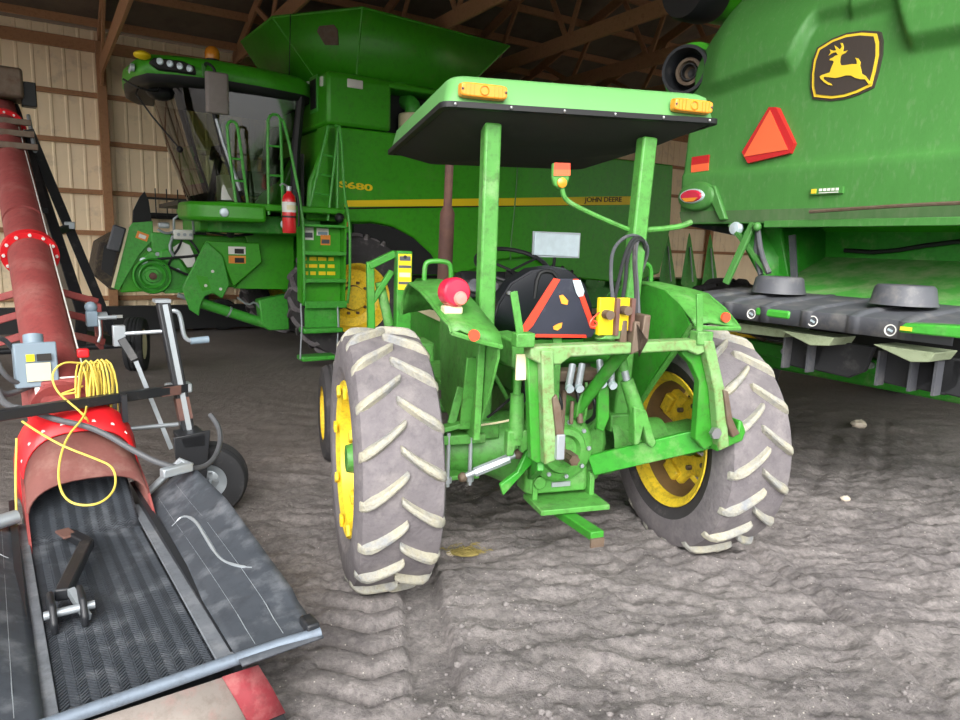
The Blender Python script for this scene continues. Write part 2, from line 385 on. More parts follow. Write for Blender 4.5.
def slab(name, pts, m, th=.05):
    mb = MB(); P = [Vector(p) for p in pts]; nn = (P[1]-P[0]).cross(P[2]-P[0]).normalized()*th
    mb.add(P+[p+nn for p in P], [(0,1,2,3),(7,6,5,4),(0,4,5,1),(1,5,6,2),(2,6,7,3),(3,7,4,0)])
    return struct(mb.build(name, m))
mbw = MB(); mbw.ext([(NF,-.05),(WALLN,-.05),(WALLN,EAVE),(RIDGE_N,RIDGE_Z+.1),(NF,EAVE)], 'x', 0, .06)
def endwall(name, s):
    mb = MB(); mb.v = []; mb.f = []
    pr = [(NF,-.05),(WALLN,-.05),(WALLN,EAVE),(RIDGE_N,RIDGE_Z+.1),(NF,EAVE)]
    mb.add([W(n, s, z) for n, z in pr]+[W(n, s+.05, z) for n, z in pr], [(0,1,2,3,4),(9,8,7,6,5)]+[(i,(i+1)%5,5+(i+1)%5,5+i) for i in range(5)])
    return struct(mb.build(name, 'tin'))
endwall('wall_right', S0)
def roof_z(n):
    return EAVE+.25+(RIDGE_Z-EAVE)*(WALLN-n)/(WALLN-RIDGE_N) if n > RIDGE_N else EAVE+.25+(RIDGE_Z-EAVE)*(n-NF)/(RIDGE_N-NF)
slab('ceiling_rear_slope', [W(WALLN+.3,S0,roof_z(WALLN)-.08), W(WALLN+.3,S1,roof_z(WALLN)-.08), W(RIDGE_N,S1,roof_z(RIDGE_N)), W(RIDGE_N,S0,roof_z(RIDGE_N))], 'roof_tin')
slab('ceiling_front_slope', [W(RIDGE_N,S0,roof_z(RIDGE_N)), W(RIDGE_N,S1,roof_z(RIDGE_N)), W(NF,S1,roof_z(NF)), W(NF,S0,roof_z(NF))], 'roof_tin')
# timber frame: posts, girts, purlins, trusses (each one a member of its own)
def member(name, a, b, w, h, up=(0,0,1)):
    return struct(MB().bar(a, b, w, h, up).build(name, 'wood', bevel=.006, seg=1))
for s in (6.6,4.1,1.6,-.97,-3.4,-5.4,-7.45,-9.5,-11.5,-14,-17):
    member('trim_post', W(WALLN-.13, s, -.03), W(WALLN-.13, s, EAVE), .15, .16, tuple(SN))
for z in (.6,1.78,2.5,3.36,4.16,4.98):
    member('trim_girt', W(WALLN-.055, S0, z), W(WALLN-.055, S1, z), .05, .085 if z < 4.9 else .2)
for k in range(9):
    n = WALLN-.35-k*.9; member('trim_purlin', W(n, S0, roof_z(n)-.12), W(n, S1, roof_z(n)-.12), .05, .13)
for k in range(8):
    n = NF+.3+k*.95; member('trim_purlin', W(n, S0, roof_z(n)-.12), W(n, S1, roof_z(n)-.12), .05, .13)
CH = 5.15
for s in (6.6,4.1,1.6,-.97,-3.25,-5.4,-7.5,-9.35,-11.3,-13.5,-16):
    zc = CH if s != -.97 else 4.62
    member('trim_truss_chord', W(WALLN-.05, s, zc), W(NF, s, CH if s != -.97 else 4.4), .05, .24 if s < -1 else .26)
    member('trim_truss_rafter', W(WALLN, s, EAVE+.08), W(RIDGE_N, s, roof_z(RIDGE_N)-.3), .05, .19)
    member('trim_truss_rafter', W(NF, s, EAVE+.08), W(RIDGE_N, s, roof_z(RIDGE_N)-.3), .05, .19)
    for n0, n1, n2 in ((11.8,12.8,11.0),(9.6,10.4,8.8),(6.8,7.6,5.6),(3.8,4.6,2.6)):
        for n in (n1, n2):
            member('trim_truss_web', W(n0, s, CH), W(n, s, roof_z(n)-.2), .045, .09, tuple(SN))
member('trim_knee_brace', W(WALLN-.2, -.97, 4.35), W(WALLN-1.6, -.97, 5.5), .05, .14)
# ---------------------------------------------------------------- the small tractor in front (X right, Y forward)
T = thing('tractor', 'small green tractor with flat canopy, yellow rims and rear quick hitch, in the middle', 'tractor', (.44,3.83,0), 18)
def rear_wheel(cx, sd):
    c = (cx, 0, .675)
    body, side, lug = ag_tyre(c, .69, .405, .385, nl=18, lh=.036, lw=.064, flip=1, over=.08, slope=.50)
    w = body.build('rear_wheel', 'rubber', T)
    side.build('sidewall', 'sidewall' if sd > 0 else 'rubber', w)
    lug.build('tread', 'lug', w, bevel=.006, seg=1)
    rim = MB()
    rim.lathe([(.405,-.19),(.41,-.182),(.395,-.172),(.372,-.165),(.362,-.12),(.345,-.06),(.345,.06),(.362,.12),(.372,.165),(.395,.172),(.41,.182),(.405,.19)], c, (1,0,0), 56)
    rim.lathe([(.405,-.19),(.36,-.17),(.352,-.12)], c, (1,0,0), 56); rim.lathe([(.352,.12),(.36,.17),(.405,.19)], c, (1,0,0), 56)
    ro = rim.build('rim', 'yellow', w)
    MB().lathe([(.352,-.12),(.335,-.06),(.335,.06),(.352,.12)], c, (1,0,0), 56).build('rim_barrel', 'barrel' if sd > 0 else 'yellow', w)
    d = MB(); o = sd*.06
    d.lathe([(.125,o-sd*.02),(.14,o-sd*.035),(.24,o-sd*.03),(.26,o),(.25,o+sd*.03),(.14,o+sd*.03),(.125,o+sd*.02)], c, (1,0,0), 40)
    for k in range(4):
        a = 2*PI*k/4+.55; u = Vector((0, math.cos(a), math.sin(a)))
        d.bar(Vector(c)+Vector((o,0,0))+u*.20, Vector(c)+Vector((o-sd*.05,0,0))+u*.335, .21, .04, (1,0,0))
        d.bar(Vector(c)+Vector((o-sd*.06,0,0))+u*.27, Vector(c)+Vector((o-sd*.08,0,0))+u*.335, .13, .05, (1,0,0))
    d.build('wheel_disc', 'yellow', w, bevel=.01)
    b = MB(); bolts(b, (cx+o-sd*.045,0,.675), (-sd,0,0), .195, 8, .016, .03); bolts(b, (cx+o+sd*.03,0,.675), (sd,0,0), .195, 8, .016, .03)
    b.build('wheel_bolt_ring', 'steel_dirty', w)
    h = MB(); h.cyl((cx-sd*.25,0,.675), (cx-sd*.02,0,.675), .085, .115, 24); h.cyl((cx+o,0,.675),(cx+o+sd*.12,0,.675), .10, .07, 24)
    h.build('hub', 'tgreen', w)
    if sd < 0:      # clamp lugs bolted round the outer face of the near rim
        q = MB()
        for k in range(8):
            a = 2*PI*k/8+.2; u = Vector((0, math.cos(a), math.sin(a))); p = Vector((cx-.195, 0, .675))
            q.bar(p+u*.345, p+u*.405, .05, .02, (1,0,0))
        q.build('rim_clamp_ring', 'yellow', w, bevel=.006)
    return w
rear_wheel(-1.0, -1); rear_wheel(.92, 1)
def front_wheel(cx):
    c = (cx, 2.1, .40); w = MB()
    w.lathe([(.22,-.09),(.30,-.10),(.37,-.085),(.395,-.05),(.385,-.03),(.40,-.02),(.40,.02),(.385,.03),(.395,.05),(.37,.085),(.30,.10),(.22,.09)], c, (1,0,0), 40)
    o = w.build('front_wheel', 'sidewall', T)
    r = MB(); r.lathe([(.235,-.092),(.225,-.07),(.19,-.04),(.05,-.03)], c, (1,0,0), 36); r.lathe([(.05,.03),(.19,.04),(.225,.07),(.235,.092)], c, (1,0,0), 36)
    r.build('rim', 'yellow', o)
front_wheel(-1.03); front_wheel(.80)

# fenders: inner side panel, top flange over the tyre, grab handle, lamp, reflector
def fender(sd, x0, x1, panel, top, name='fender'):
    p = MB(); p.ext(panel, 'x', min(x0, x0+sd*.012), max(x0, x0+sd*.012))
    o = p.build(name, 'tgreen2' if sd > 0 else 'tgreen', T)
    f = MB(); n = len(top)
    A_ = []
    for i, (y, z) in enumerate(top):
        dr = .02*math.sin(PI*i/(n-1)); q = i/(n-1); ro_ = -.02+(.075 if sd < 0 else .0)*q**2
        A_.append([(x0, y, z), (x0+(x1-x0)*.3, y, z+.012), (x0+(x1-x0)*.85, y, z+ro_+.012-dr*.3), (x1, y, z+ro_)])
    f.loft(A_, False, False)
    f.build('top_flange', 'tgreen', o, solid=.012)
    lip = MB(); y, z = top[-1]
    lip.tube([(x0, y-.002, z-.01), (x0+(x1-x0)*.5, y-.004, z+ro_*.5-.008), (x1, y, z+ro_)], .012, 6)
    lip.tube([r_[3] for r_ in A_], .009, 6)
    lip.build('rolled_edge', 'tgreen', o)
    return o
FL = fender(-1, -.565, -.80, [(.36,.86),(.44,1.22),(.44,1.50),(.26,1.575),(-.22,1.50),(-.52,1.425),(-.60,1.37),(-.605,1.30),(-.50,1.11),(-.30,.83),(0,.80)],
            [(.47,1.40),(.44,1.50),(.36,1.555),(.26,1.585),(0,1.555),(-.22,1.505),(-.48,1.435),(-.59,1.405),(-.625,1.36)])
st = MB(); st.bar((-.60,-.40,.86),(-.60,-.44,1.38),.03,.035,(1,0,0)); st.bar((-.60,-.20,.86),(-.60,-.30,1.25),.02,.06,(1,0,0)); st.build('stiffener', 'tgreen', FL, bevel=.004)
hn = MB(); hn.tube([(-.71,.3,1.56),(-.71,.3,1.67),(-.69,.3,1.70),(-.58,.3,1.70),(-.555,.3,1.67),(-.555,.3,1.56)], .014, 8, smooth=2); hn.build('grab_handle', 'tgreen2', FL)
FR = fender(1, .52, .80, [(.60,.86),(.64,1.22),(.5,1.44),(.25,1.575),(-.02,1.60),(-.22,1.585),(-.40,1.50),(-.46,1.42),(-.34,1.30),(-.16,1.10),(.04,.84)],
            [(.70,1.15),(.56,1.40),(.42,1.52),(.2,1.595),(0,1.605),(-.20,1.585),(-.36,1.52),(-.46,1.46),(-.5,1.43)])
hn = MB(); hn.tube([(.56,.25,1.57),(.56,.25,1.68),(.59,.25,1.72),(.68,.25,1.72),(.71,.25,1.68),(.71,.25,1.57)], .014, 8, smooth=2); hn.build('grab_handle', 'tgreen2', FR)
def reflector(x, y, z, parent):
    MB().cyl((x,y,z),(x,y-.015,z), .026, n=20).build('reflector', 'redrefl', parent)
MB().tube([(.535,-.47,1.43),(.535,-.35,1.29),(.535,-.16,1.08),(.535,.04,.84)], .016, 6).build('panel_edge', 'tgreen', FR)
reflector(-.70, -.625, 1.405, FL); reflector(.70, -.50, 1.47, FR)
lp = MB(); lp.lathe([(.001,0),(.055,0),(.068,.012),(.070,.07),(.066,.085)], (-.74,-.36,1.575), (.15,-1,.05), 28); lo = lp.build('tail_lamp', 'redlens', FL)
MB().lathe([(.0661,.0),(.058,.008),(.001,.012)], Vector((-.74,-.36,1.575))+Vector((.15,-1,.05)).normalized()*.085, (.15,-1,.05), 28).build('lens', 'redlens', lo)
MB().lathe([(.034,0),(.028,.012),(.001,.016)], Vector((-.728,-.36,1.548))+Vector((.15,-1,.05)).normalized()*.094, (.15,-1,.05), 20).build('lens_centre', 'pinklens', lo)
MB().box((-.74,-.40,1.495),(.09,.08,.04)).build('lamp_bracket', 'cream', FL, bevel=.01)
fr = MB(); fr.ext([(-.50,1.40),(-.49,1.40),(-.49,1.62),(-.50,1.62)], 'x', .5, .56); 

# roll bar posts and canopy
for (xb, xt, nm) in ((-.467,-.467,'l'), (.355,.425,'r')):
    pm = MB(); pm.bar((xb,-.07,.78),(xt,-.07,2.40),.088,.085,(0,1,0)); po = pm.build('roll_bar_post', 'tgreen', T, bevel=.012)
    ft = MB(); ft.box((xb,-.07,.83),(.16,.16,.10)); ft.build('post_foot', 'tgreen', po, bevel=.01)
def crect(x0, x1, y0, y1, z, r, tl=(0,0), n=5):
    out = []
    for cx, cy, a in ((x1-r,y1-r,0),(x0+r,y1-r,90),(x0+r,y0+r,180),(x1-r,y0+r,270)):
        for k in range(n+1):
            t = math.radians(a+90*k/n); x, y = cx+r*math.cos(t), cy+r*math.sin(t)
            out.append((x, y, z + tl[0]*(x) + tl[1]*(y+.22)))
    return out
TL = (.030, -.045)
cn = MB()
R_ = lambda i, z, r: crect(-.765+i, .775-i, -.225+i, 1.235-i, z, r, TL)
cn.loft([R_(.018,2.478,.05), R_(.02,2.485,.05), R_(.045,2.595,.06), R_(.07,2.615,.07), R_(.16,2.62,.08)])
CA = cn.build('canopy', 'canopy', T, ang=50)
rm = MB(); rm.loft([R_(.03,2.452,.04), R_(0,2.456,.05), R_(0,2.482,.05), R_(.03,2.486,.05)], False)
rm.loft([R_(.03,2.486,.05), R_(.03,2.452,.05)], False)
rm.build('canopy_rim', 'black', CA)
ln = MB(); ln.loft([R_(.028,2.460,.05), R_(.22,2.375,.06), R_(.5,2.37,.08)]); ln.build('canopy_liner', 'liner', CA)
sc = MB()
for k in range(6): sc.ball((-.70+k*.28,-.228,2.468+TL[0]*(-.70+k*.28)), .008, 8)
sc.build('rim_screw_row', 'chrome', CA)
for x in (-.565, .585):
    am = MB(); am.loft([[(x+p[0]*.12, -.205-d, 2.533+TL[0]*x+p[1]*.036) for p in SQ] for d, SQ in ((0, [(math.copysign(abs(math.cos(a))**.25, math.cos(a)), math.copysign(abs(math.sin(a))**.4, math.sin(a))) for a in [2*PI*i/28 for i in range(28)]]), (.045, [(.96*math.copysign(abs(math.cos(a))**.25, math.cos(a)), .85*math.copysign(abs(math.sin(a))**.4, math.sin(a))) for a in [2*PI*i/28 for i in range(28)]]))])
    ao = am.build('amber_lamp', 'amber', CA, bevel=.006)
    rg = MB(); rg.lathe([(.02,0),(.024,.004),(.02,.008)], (x,-.248,2.533+TL[0]*x), (0,-1,0), 16)
    for q in (-.09,-.07,-.05,.05,.07,.09): rg.box((x+q,-.251,2.533+TL[0]*x),(.004,.006,.05))
    rg.build('lens_ribbing', 'amber', ao)
    s2 = MB(); s2.ball((x-.107,-.25,2.533+TL[0]*x), .007, 8); s2.ball((x+.107,-.25,2.533+TL[0]*x), .007, 8); s2.build('lens_screw_pair', 'steel_dirty', ao)

# amber/red warning lamps on arms
ar = MB(); ar.tube([(.40,-.05,1.90),(.33,-.05,1.915),(.05,-.05,2.01),(-.03,-.05,2.05),(-.05,-.05,2.09),(-.055,-.05,2.14)], .014, 8, smooth=2)
aro = ar.build('warning_lamp_arm', 'tgreen', T)
am = MB(); am.ext([(-.115,2.235),(-.02,2.24),(-.015,2.16),(-.03,2.115),(-.065,2.10),(-.10,2.12),(-.115,2.16)], 'y', -.06, -.03); lb = am.build('warning_lamp', 'tgreen', aro, bevel=.008)
MB().ext([(-.11,2.235),(-.02,2.238),(-.017,2.205),(-.11,2.20)], 'y', -.066, -.060).build('red_reflector', 'redrefl', lb)
MB().ext([(-.11,2.20),(-.017,2.205),(-.016,2.175),(-.11,2.168)], 'y', -.066, -.060).build('orange_reflector', 'smv_orange', lb)
MB().lathe([(.026,0),(.026,.012),(.014,.018),(.001,.019)], (-.062,-.06,2.135), (0,-1,0), 20).build('amber_lens', 'amber', lb)
ar = MB(); ar.tube([(.41,-.05,1.905),(.58,-.05,1.92),(.70,-.05,1.94),(.76,-.05,1.965)], .016, 8, smooth=1); aro = ar.build('warning_lamp_arm', 'tgreen', T)

# slow-moving-vehicle triangle behind the seat
def smv(parent, name, y, bl, br, tl, tr, tilt=.0):
    pts = [(bl[0],bl[1]),(br[0],br[1]),(br[0]+.025,br[1]+.05),(tr[0],tr[1]),(tl[0],tl[1]),(bl[0]-.02,bl[1]+.05)]
    return pts
sy = -.33
SM = MB().ext([(-.345,1.355),(.03,1.345),(.05,1.38),(-.075,1.645),(-.19,1.645),(-.36,1.40)], 'y', sy, sy+.012).build('slow_vehicle_sign', 'navy', T, bevel=.004)
MB().ext([(-.36,1.40),(-.345,1.365),(-.30,1.41),(-.165,1.64),(-.20,1.648)], 'y', sy-.005, sy).build('red_strip', 'smv_red', SM)
MB().ext([(-.095,1.645),(-.065,1.645),(.052,1.39),(.018,1.395)], 'y', sy-.005, sy).build('red_strip', 'smv_red', SM)
MB().ext([(-.29,1.352),(.0,1.346),(-.005,1.362),(-.28,1.368)], 'y', sy-.005, sy).build('red_strip', 'smv_red', SM)
MB().ext([(-.098,1.638),(-.055,1.64),(-.03,1.585),(-.035,1.56),(-.06,1.555),(-.075,1.575)], 'y', sy-.008, sy-.005).build('silver_patch', 'silver', SM)
MB().ext([(-.165,1.56),(-.145,1.565),(-.115,1.535),(-.118,1.515),(-.15,1.52)], 'y', sy-.005, sy).build('orange_patch', 'patch', SM)
MB().ext([(-.19,1.405),(-.165,1.418),(-.14,1.425),(-.145,1.40),(-.165,1.385),(-.185,1.39)], 'y', sy-.005, sy).build('orange_patch', 'patch', SM)
MB().bar((-.15,sy+.03,.95),(-.15,sy+.03,1.62),.05,.02,(0,1,0)).build('sign_bracket', 'tgreen', SM, bevel=.004)

# seat: upholstered tub with raised back
se = MB()
def seatring(t):
    a = [(-.30,.30,1.30),(-.27,.28,1.46),(-.20,.27,1.58),(-.08,.26,1.655),(.04,.255,1.675),(.16,.26,1.66),(.27,.27,1.585),(.33,.28,1.46),(.36,.30,1.30)]
    return [(x, y+t*.10, z-t*.04*(z-1.3)) for x, y, z in a]
outer = seatring(0); inner = [(x*.9+.003, y+.07, z-.03) for x, y, z in seatring(1)]
mid = [(x*1.03, y+.05, z+.012) for x, y, z in seatring(.4)]
se.loft([[(x*.8, y+.02, 1.25) for x, y, z in outer], outer, mid, inner, [(x*.7, .42, 1.24+.1*(z-1.3)) for x, y, z in outer]], False, False)
se.add(outer+[(.03,.24,1.25)], [(i, i+1, len(outer)) for i in range(len(outer)-1)])
SE = se.build('seat', 'vinyl', T, solid=.02, ang=60)
cu = MB(); cu.loft([crect(-.24,.30,.34,.80,z,r) for z, r in ((1.20,.10),(1.22,.12),(1.29,.12),(1.31,.10))]); cu.build('seat_cushion', 'vinyl', SE, ang=50)
rd = MB(); rd.tube([(-.06,.25,1.5),(-.05,.24,1.64),(0,.24,1.665),(.06,.24,1.65),(.12,.24,1.55)], .012, 6, smooth=1); rd.build('seat_bracket', 'black', SE)
MB().box((.03,.5,1.10),(.30,.40,.2)).build('seat_base', 'black', SE, bevel=.02)
bt = MB(); bolts(bt, (-.20,.262,1.53), (0,-1,0), .02, 2, .012, .02); bt.build('seat_bolt_pair', 'chrome', SE)

# hood, dash, steering wheel, exhaust
hd = MB(); hd.loft([[(-.27,y,z0),(-.29,y,1.30),(-.20,y,1.47),(.20,y,1.47),(.29,y,1.30),(.27,y,z0)] for y, z0 in ((1.15,.85),(2.75,.85),(2.85,.9))]); HD = hd.build('hood', 'tgreen2', T, bevel=.02)
MB().ext([(1.2,1.22),(2.3,1.22),(2.3,1.36),(1.2,1.36)], 'x', -.305, -.285).build('hood_stripe', 'cream', HD)
MB().box((.0,2.6,.66),(.4,.6,.3)).build('front_axle_bolster', 'tgreen', T, bevel=.02)
MB().cyl((-1.0,2.1,.42),(.78,2.1,.42),.06).build('front_axle', 'tgreen', T)
ds = MB(); ds.loft([[( -.30,y,z-.02),(-.28,y,z+.10),(.28,y,z+.10),(.30,y,z-.02)] for y, z in ((.98,1.45),(1.06,1.52),(1.22,1.50))]); ds.build('dashboard', 'black', T, bevel=.02)
gauge = MB(); 
for x in (-.2,-.08,.06): gauge.lathe([(.05,0),(.05,.015),(.04,.02),(.001,.02)], (x,.99,1.52), (0,-1,.6), 20)
gauge.build('gauge_cluster', 'deck', T)
sw = MB(); swc = Vector((.03,.88,1.67)); sn = Vector((0,-.42,.9)).normalized(); su = Vector((1,0,0)); sv = sn.cross(su)
sw.tube([swc+su*.25*math.cos(2*PI*i/36)+sv*.25*math.sin(2*PI*i/36) for i in range(36)], .015, 8, True)
for k in range(3):
    a = 2*PI*k/3+.5; sw.tube([swc-sn*.04, swc+su*.25*math.cos(a)+sv*.25*math.sin(a)], .010, 6)
SWO = sw.build('steering_wheel', 'black', T)
MB().cyl(swc-sn*.05, swc-sn*.45, .035).build('steering_column', 'black', SWO)
ex = MB(); ex.lathe([(.055,1.45-1.45),(.062,.02),(.062,.60),(.035,.66),(.035,1.09),(.0301,1.09),(.030,.9)], (-.09,2.2,1.45), (.02,0,1), 24); ex.build('exhaust_stack', 'rust', T)
mr = MB().box((.40,1.0,1.815),(.34,.012,.155),(0.0,.02,0)); MR = mr.build('rear_mirror', 'silver', T, bevel=.004)
MB().box((.40,1.012,1.815),(.36,.014,.175)).build('mirror_frame', 'galv', MR)
MB().tube([(.40,1.02,1.75),(.40,1.05,1.6),(.28,1.1,1.5)], .012).build('mirror_stem', 'black', MR)

# loader mast on the left with its valve linkage
ld = MB(); ld.box((-.65,1.2,1.32),(.105,.12,.84)); LD = ld.build('loader_mast', 'tgreen2', T, bevel=.008)
MB().box((-.65,1.137,1.60),(.09,.004,.24)).build('warning_decal', 'decal_yellow', LD)
for k in range(4): MB().box((-.65,1.134,1.69-k*.055),(.085 if k % 2 else .075,.003,.018 if k % 2 else .03)).build('decal_text_block', 'deck' if k != 2 else 'cream', LD)
MB().cyl((-.65,1.14,1.70),(-.65,1.13,1.70),.012,n=10).build('mast_hole', 'black', LD)
fm = MB(); fm.bar((-.70,1.24,1.72),(-.88,1.24,1.63),.05,.07,(0,1,0)); fm.bar((-.87,1.24,1.66),(-.86,1.24,1.20),.05,.06,(0,1,0)); fm.bar((-.72,1.24,1.60),(-.86,1.24,1.38),.04,.05,(0,1,0)); fm.build('loader_bracket', 'tgreen2', LD, bevel=.006)
MB().tube([(-.80,1.26,1.52),(-.73,1.26,1.22)], .035, 10).build('loader_cylinder', 'tgreen', LD)
MB().box((-.55,1.2,1.0),(.2,.3,.25)).build('mast_mount', 'tgreen', LD, bevel=.02)

# rear axle and transmission
ax = MB(); ax.lathe([(.12,0),(.12,.12),(.135,.14),(.15,.30),(.20,.40),(.20,.44)], (-.72,0,.69), (1,0,0), 24)
ax.lathe([(.12,0),(.12,.10),(.14,.12),(.16,.26),(.2,.36),(.20,.40)], (.68,0,.69), (-1,0,0), 24); ax.build('rear_axle_housing', 'tgreen', T)
tm = MB(); tm.loft([[(x*.9,y,.48) for x in ()] or [(-.22,y,.50),(-.26,y,.72),(-.22,y,.98),(.22,y,.98),(.26,y,.72),(.22,y,.50)] for y in (-.16,.3,1.3)]); TM = tm.build('transmission_case', 'tgreen', T, bevel=.03)
mb = MB(); mb.loft([[(-.24+a,y,.47),(-.24+a,y,.60),(-.16,y,.66),(.08,y,.66),(.14-a,y,.60),(.14-a,y,.47)] for y, a in ((-.20,.03),(-.17,0),(-.05,0))]); mb.build('pto_housing', 'tgreen', TM, bevel=.01)
pc = MB(); pc.lathe([(.185,0),(.185,.05),(.17,.065),(.135,.07),(.12,.10),(.09,.105),(.075,.08),(.001,.08)], (-.06,-.18,.73), (0,-1,0), 36); PC = pc.build('pto_cover', 'tgreen', T)
MB().lathe([(.15,0),(.15,.07),(.13,.085),(.001,.085)], (-.06,-.12,.87), (0,-1,0), 28).build('valve_cover', 'tgreen', TM)
b = MB(); bolts(b, (-.06,-.245,.73), (0,-1,0), .152, 9, .012, .015); bolts(b, (-.06,-.20,.87), (0,-1,0), .13, 8, .011, .014); b.build('cover_bolt_ring', 'galv', PC)
ps = MB(); ps.cyl((-.06,-.24,.715),(-.06,-.40,.715),.026,n=18)
for k in range(6):
    a = 2*PI*k/6; ps.bar((-.06+.024*math.cos(a),-.30,.715+.024*math.sin(a)),(-.06+.024*math.cos(a),-.40,.715+.024*math.sin(a)),.012,.012)
ps.build('pto_shaft', 'steel_dirty', PC)
for k, (xx, zz) in enumerate(((-.12,1.02),(-.02,1.04),(.08,1.0))):
    MB().tube([(xx,-.24,zz+.05),(xx+.01,-.30,zz),(xx+.03,-.27,zz-.09),(xx+.02,-.2,zz-.14)], .011, 8, smooth=2).build('rubber_hose', 'black', T)
MB().tube([(-.24,-.1,1.10),(-.27,-.2,1.0),(-.22,-.25,.92),(-.15,-.2,.90)], .009, 8, smooth=2).build('rubber_hose', 'black', T)
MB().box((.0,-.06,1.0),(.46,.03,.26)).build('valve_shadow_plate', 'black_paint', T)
pl = MB(); pl.cyl((-.17,-.19,.54),(-.17,-.225,.54),.035); pl.build('filler_plug', 'tgreen', TM, bevel=.004)
MB().box((-.04,-.205,.52),(.11,.012,.026)).build('serial_plate', 'galv', TM)
dbp = MB(); dbp.box((-.02,-.24,.43),(.40,.26,.03)); dbp.box((-.19,-.16,.50),(.03,.1,.14)); dbp.box((.15,-.16,.50),(.03,.1,.14)); DB = dbp.build('drawbar_support', 'tgreen', T, bevel=.005)
MB().box((-.05,-.33,.385),(.075,.62,.045),(-.06,0,.06)).build('drawbar', 'tgreen2', DB, bevel=.006)
MB().box((-.035,-.645,.372),(.074,.012,.045),(0,0,.06)).build('drawbar_end', 'steel_dirty', DB)

# quick hitch: inverted U frame with hooks
hy = -.62
QH = MB().ext([(-.44,1.30),(-.44,1.355),(.49,1.378),(.50,1.32),(.44,1.30),(.38,1.325),(-.24,1.305),(-.29,1.27),(-.38,1.27)], 'y', hy-.045, hy+.045).build('quick_hitch', 'hitch', T, bevel=.008)
MB().ext([(-.44,1.34),(-.31,1.345),(-.295,1.28),(-.315,1.10),(-.275,.83),(-.36,.79),(-.395,.81)], 'y', hy+.0, hy+.05).build('side_plate', 'tgreen2', QH, bevel=.006)
MB().ext([(-.395,1.34),(-.335,1.34),(-.29,.82),(-.35,.80)], 'y', hy-.06, hy+.0).build('side_channel', 'hitch', QH, bevel=.008)
MB().ext([(-.335,1.12),(-.315,1.14),(-.29,1.08),(-.255,.90),(-.255,.83),(-.285,.82)], 'y', hy-.075, hy-.05).build('latch_hook', 'steel_dirty', QH, bevel=.006)
MB().box((-.285,hy-.07,.89),(.04,.03,.12)).build('latch_pad', 'galv', QH, bevel=.004)
MB().ext([(.40,1.37),(.50,1.37),(.53,1.31),(.655,.85),(.56,.80),(.50,.86),(.495,1.16),(.44,1.25),(.38,1.30)], 'y', hy+.0, hy+.05).build('side_plate', 'tgreen2', QH, bevel=.006)
MB().ext([(.455,1.375),(.515,1.375),(.60,1.14),(.665,.83),(.605,.81),(.545,1.12)], 'y', hy-.06, hy).build('side_channel', 'hitch', QH, bevel=.008)
MB().ext([(.585,1.13),(.615,1.12),(.655,.98),(.685,.93),(.71,.90),(.665,.88),(.63,.95)], 'y', hy-.075, hy-.045).build('latch_hook', 'steel_dirty', QH, bevel=.006)
MB().ext([(.60,.80),(.70,.835),(.75,.85),(.765,.90),(.735,.96),(.715,.96),(.715,.90),(.67,.885),(.60,.88)], 'y', hy-.05, hy+.03).build('lower_hook', 'tgreen2', QH, bevel=.01)
MB().cyl((.56,hy-.06,.91),(.56,hy-.085,.91),.03,n=6).build('hook_bolt', 'chrome', QH)
for x0, x1 in ((-.525,-.475), (.435,.462)):
    MB().bar((x0,hy-.02,1.60),(x1,hy-.02,1.36),.035,.012,(0,1,0)).build('upright_pin', 'tgreen', QH, bevel=.003)
    MB().box((x1+.005,hy-.02,1.385),(.09,.07,.065)).build('pin_clamp', 'tgreen', QH, bevel=.006)
MB().box((-.455,hy+.03,1.25),(.05,.01,.12)).build('decal', 'cream', QH)
tpk = MB(); tpk.ext([(.065,1.31),(.07,1.47),(.10,1.47),(.105,1.38),(.12,1.50),(.155,1.50),(.15,1.38),(.12,1.33),(.08,1.32)], 'y', hy-.06, hy+.04); tpk.ext([(.02,1.36),(.03,1.47),(.055,1.47),(.06,1.36)], 'y', hy-.02, hy+.04); tpk.build('top_hook', 'steel_dirty', QH, bevel=.008)
MB().ext([(-.09,1.38),(-.06,1.39),(.02,1.50),(.03,1.38)], 'y', hy-.01, hy+.04).build('top_gusset', 'tgreen', QH, bevel=.005)
# coupler bracket with hydraulic hoses
for (x0, x1, z0, z1) in ((-.095,-.015,1.40,1.575), (.005,.065,1.42,1.575)):
    cb = MB().box(((x0+x1)/2, hy-.0, (z0+z1)/2), (x1-x0, .03, z1-z0)); CB = cb.build('coupler_plate', 'decal_yellow', QH, bevel=.004)
    MB().cyl(((x0+x1)/2-.01,hy-.02,z0+.10),((x0+x1)/2-.01,hy-.07,z0+.10),.022,n=12).build('coupler_stud', 'steel_dirty', CB)
    MB().box((x1+.005,hy-.01,(z0+z1)/2),(.02,.06,z1-z0)).build('coupler_edge', 'rust', CB, bevel=.003)
cl = MB(); cl.tube([(-.10,hy-.03,1.51),(-.14,hy-.05,1.49),(-.165,hy-.05,1.455),(-.14,hy-.05,1.44),(-.115,hy-.05,1.46),(-.14,hy-.05,1.475)], .004, 6, smooth=2); cl.build('safety_clip', 'redrefl', QH)
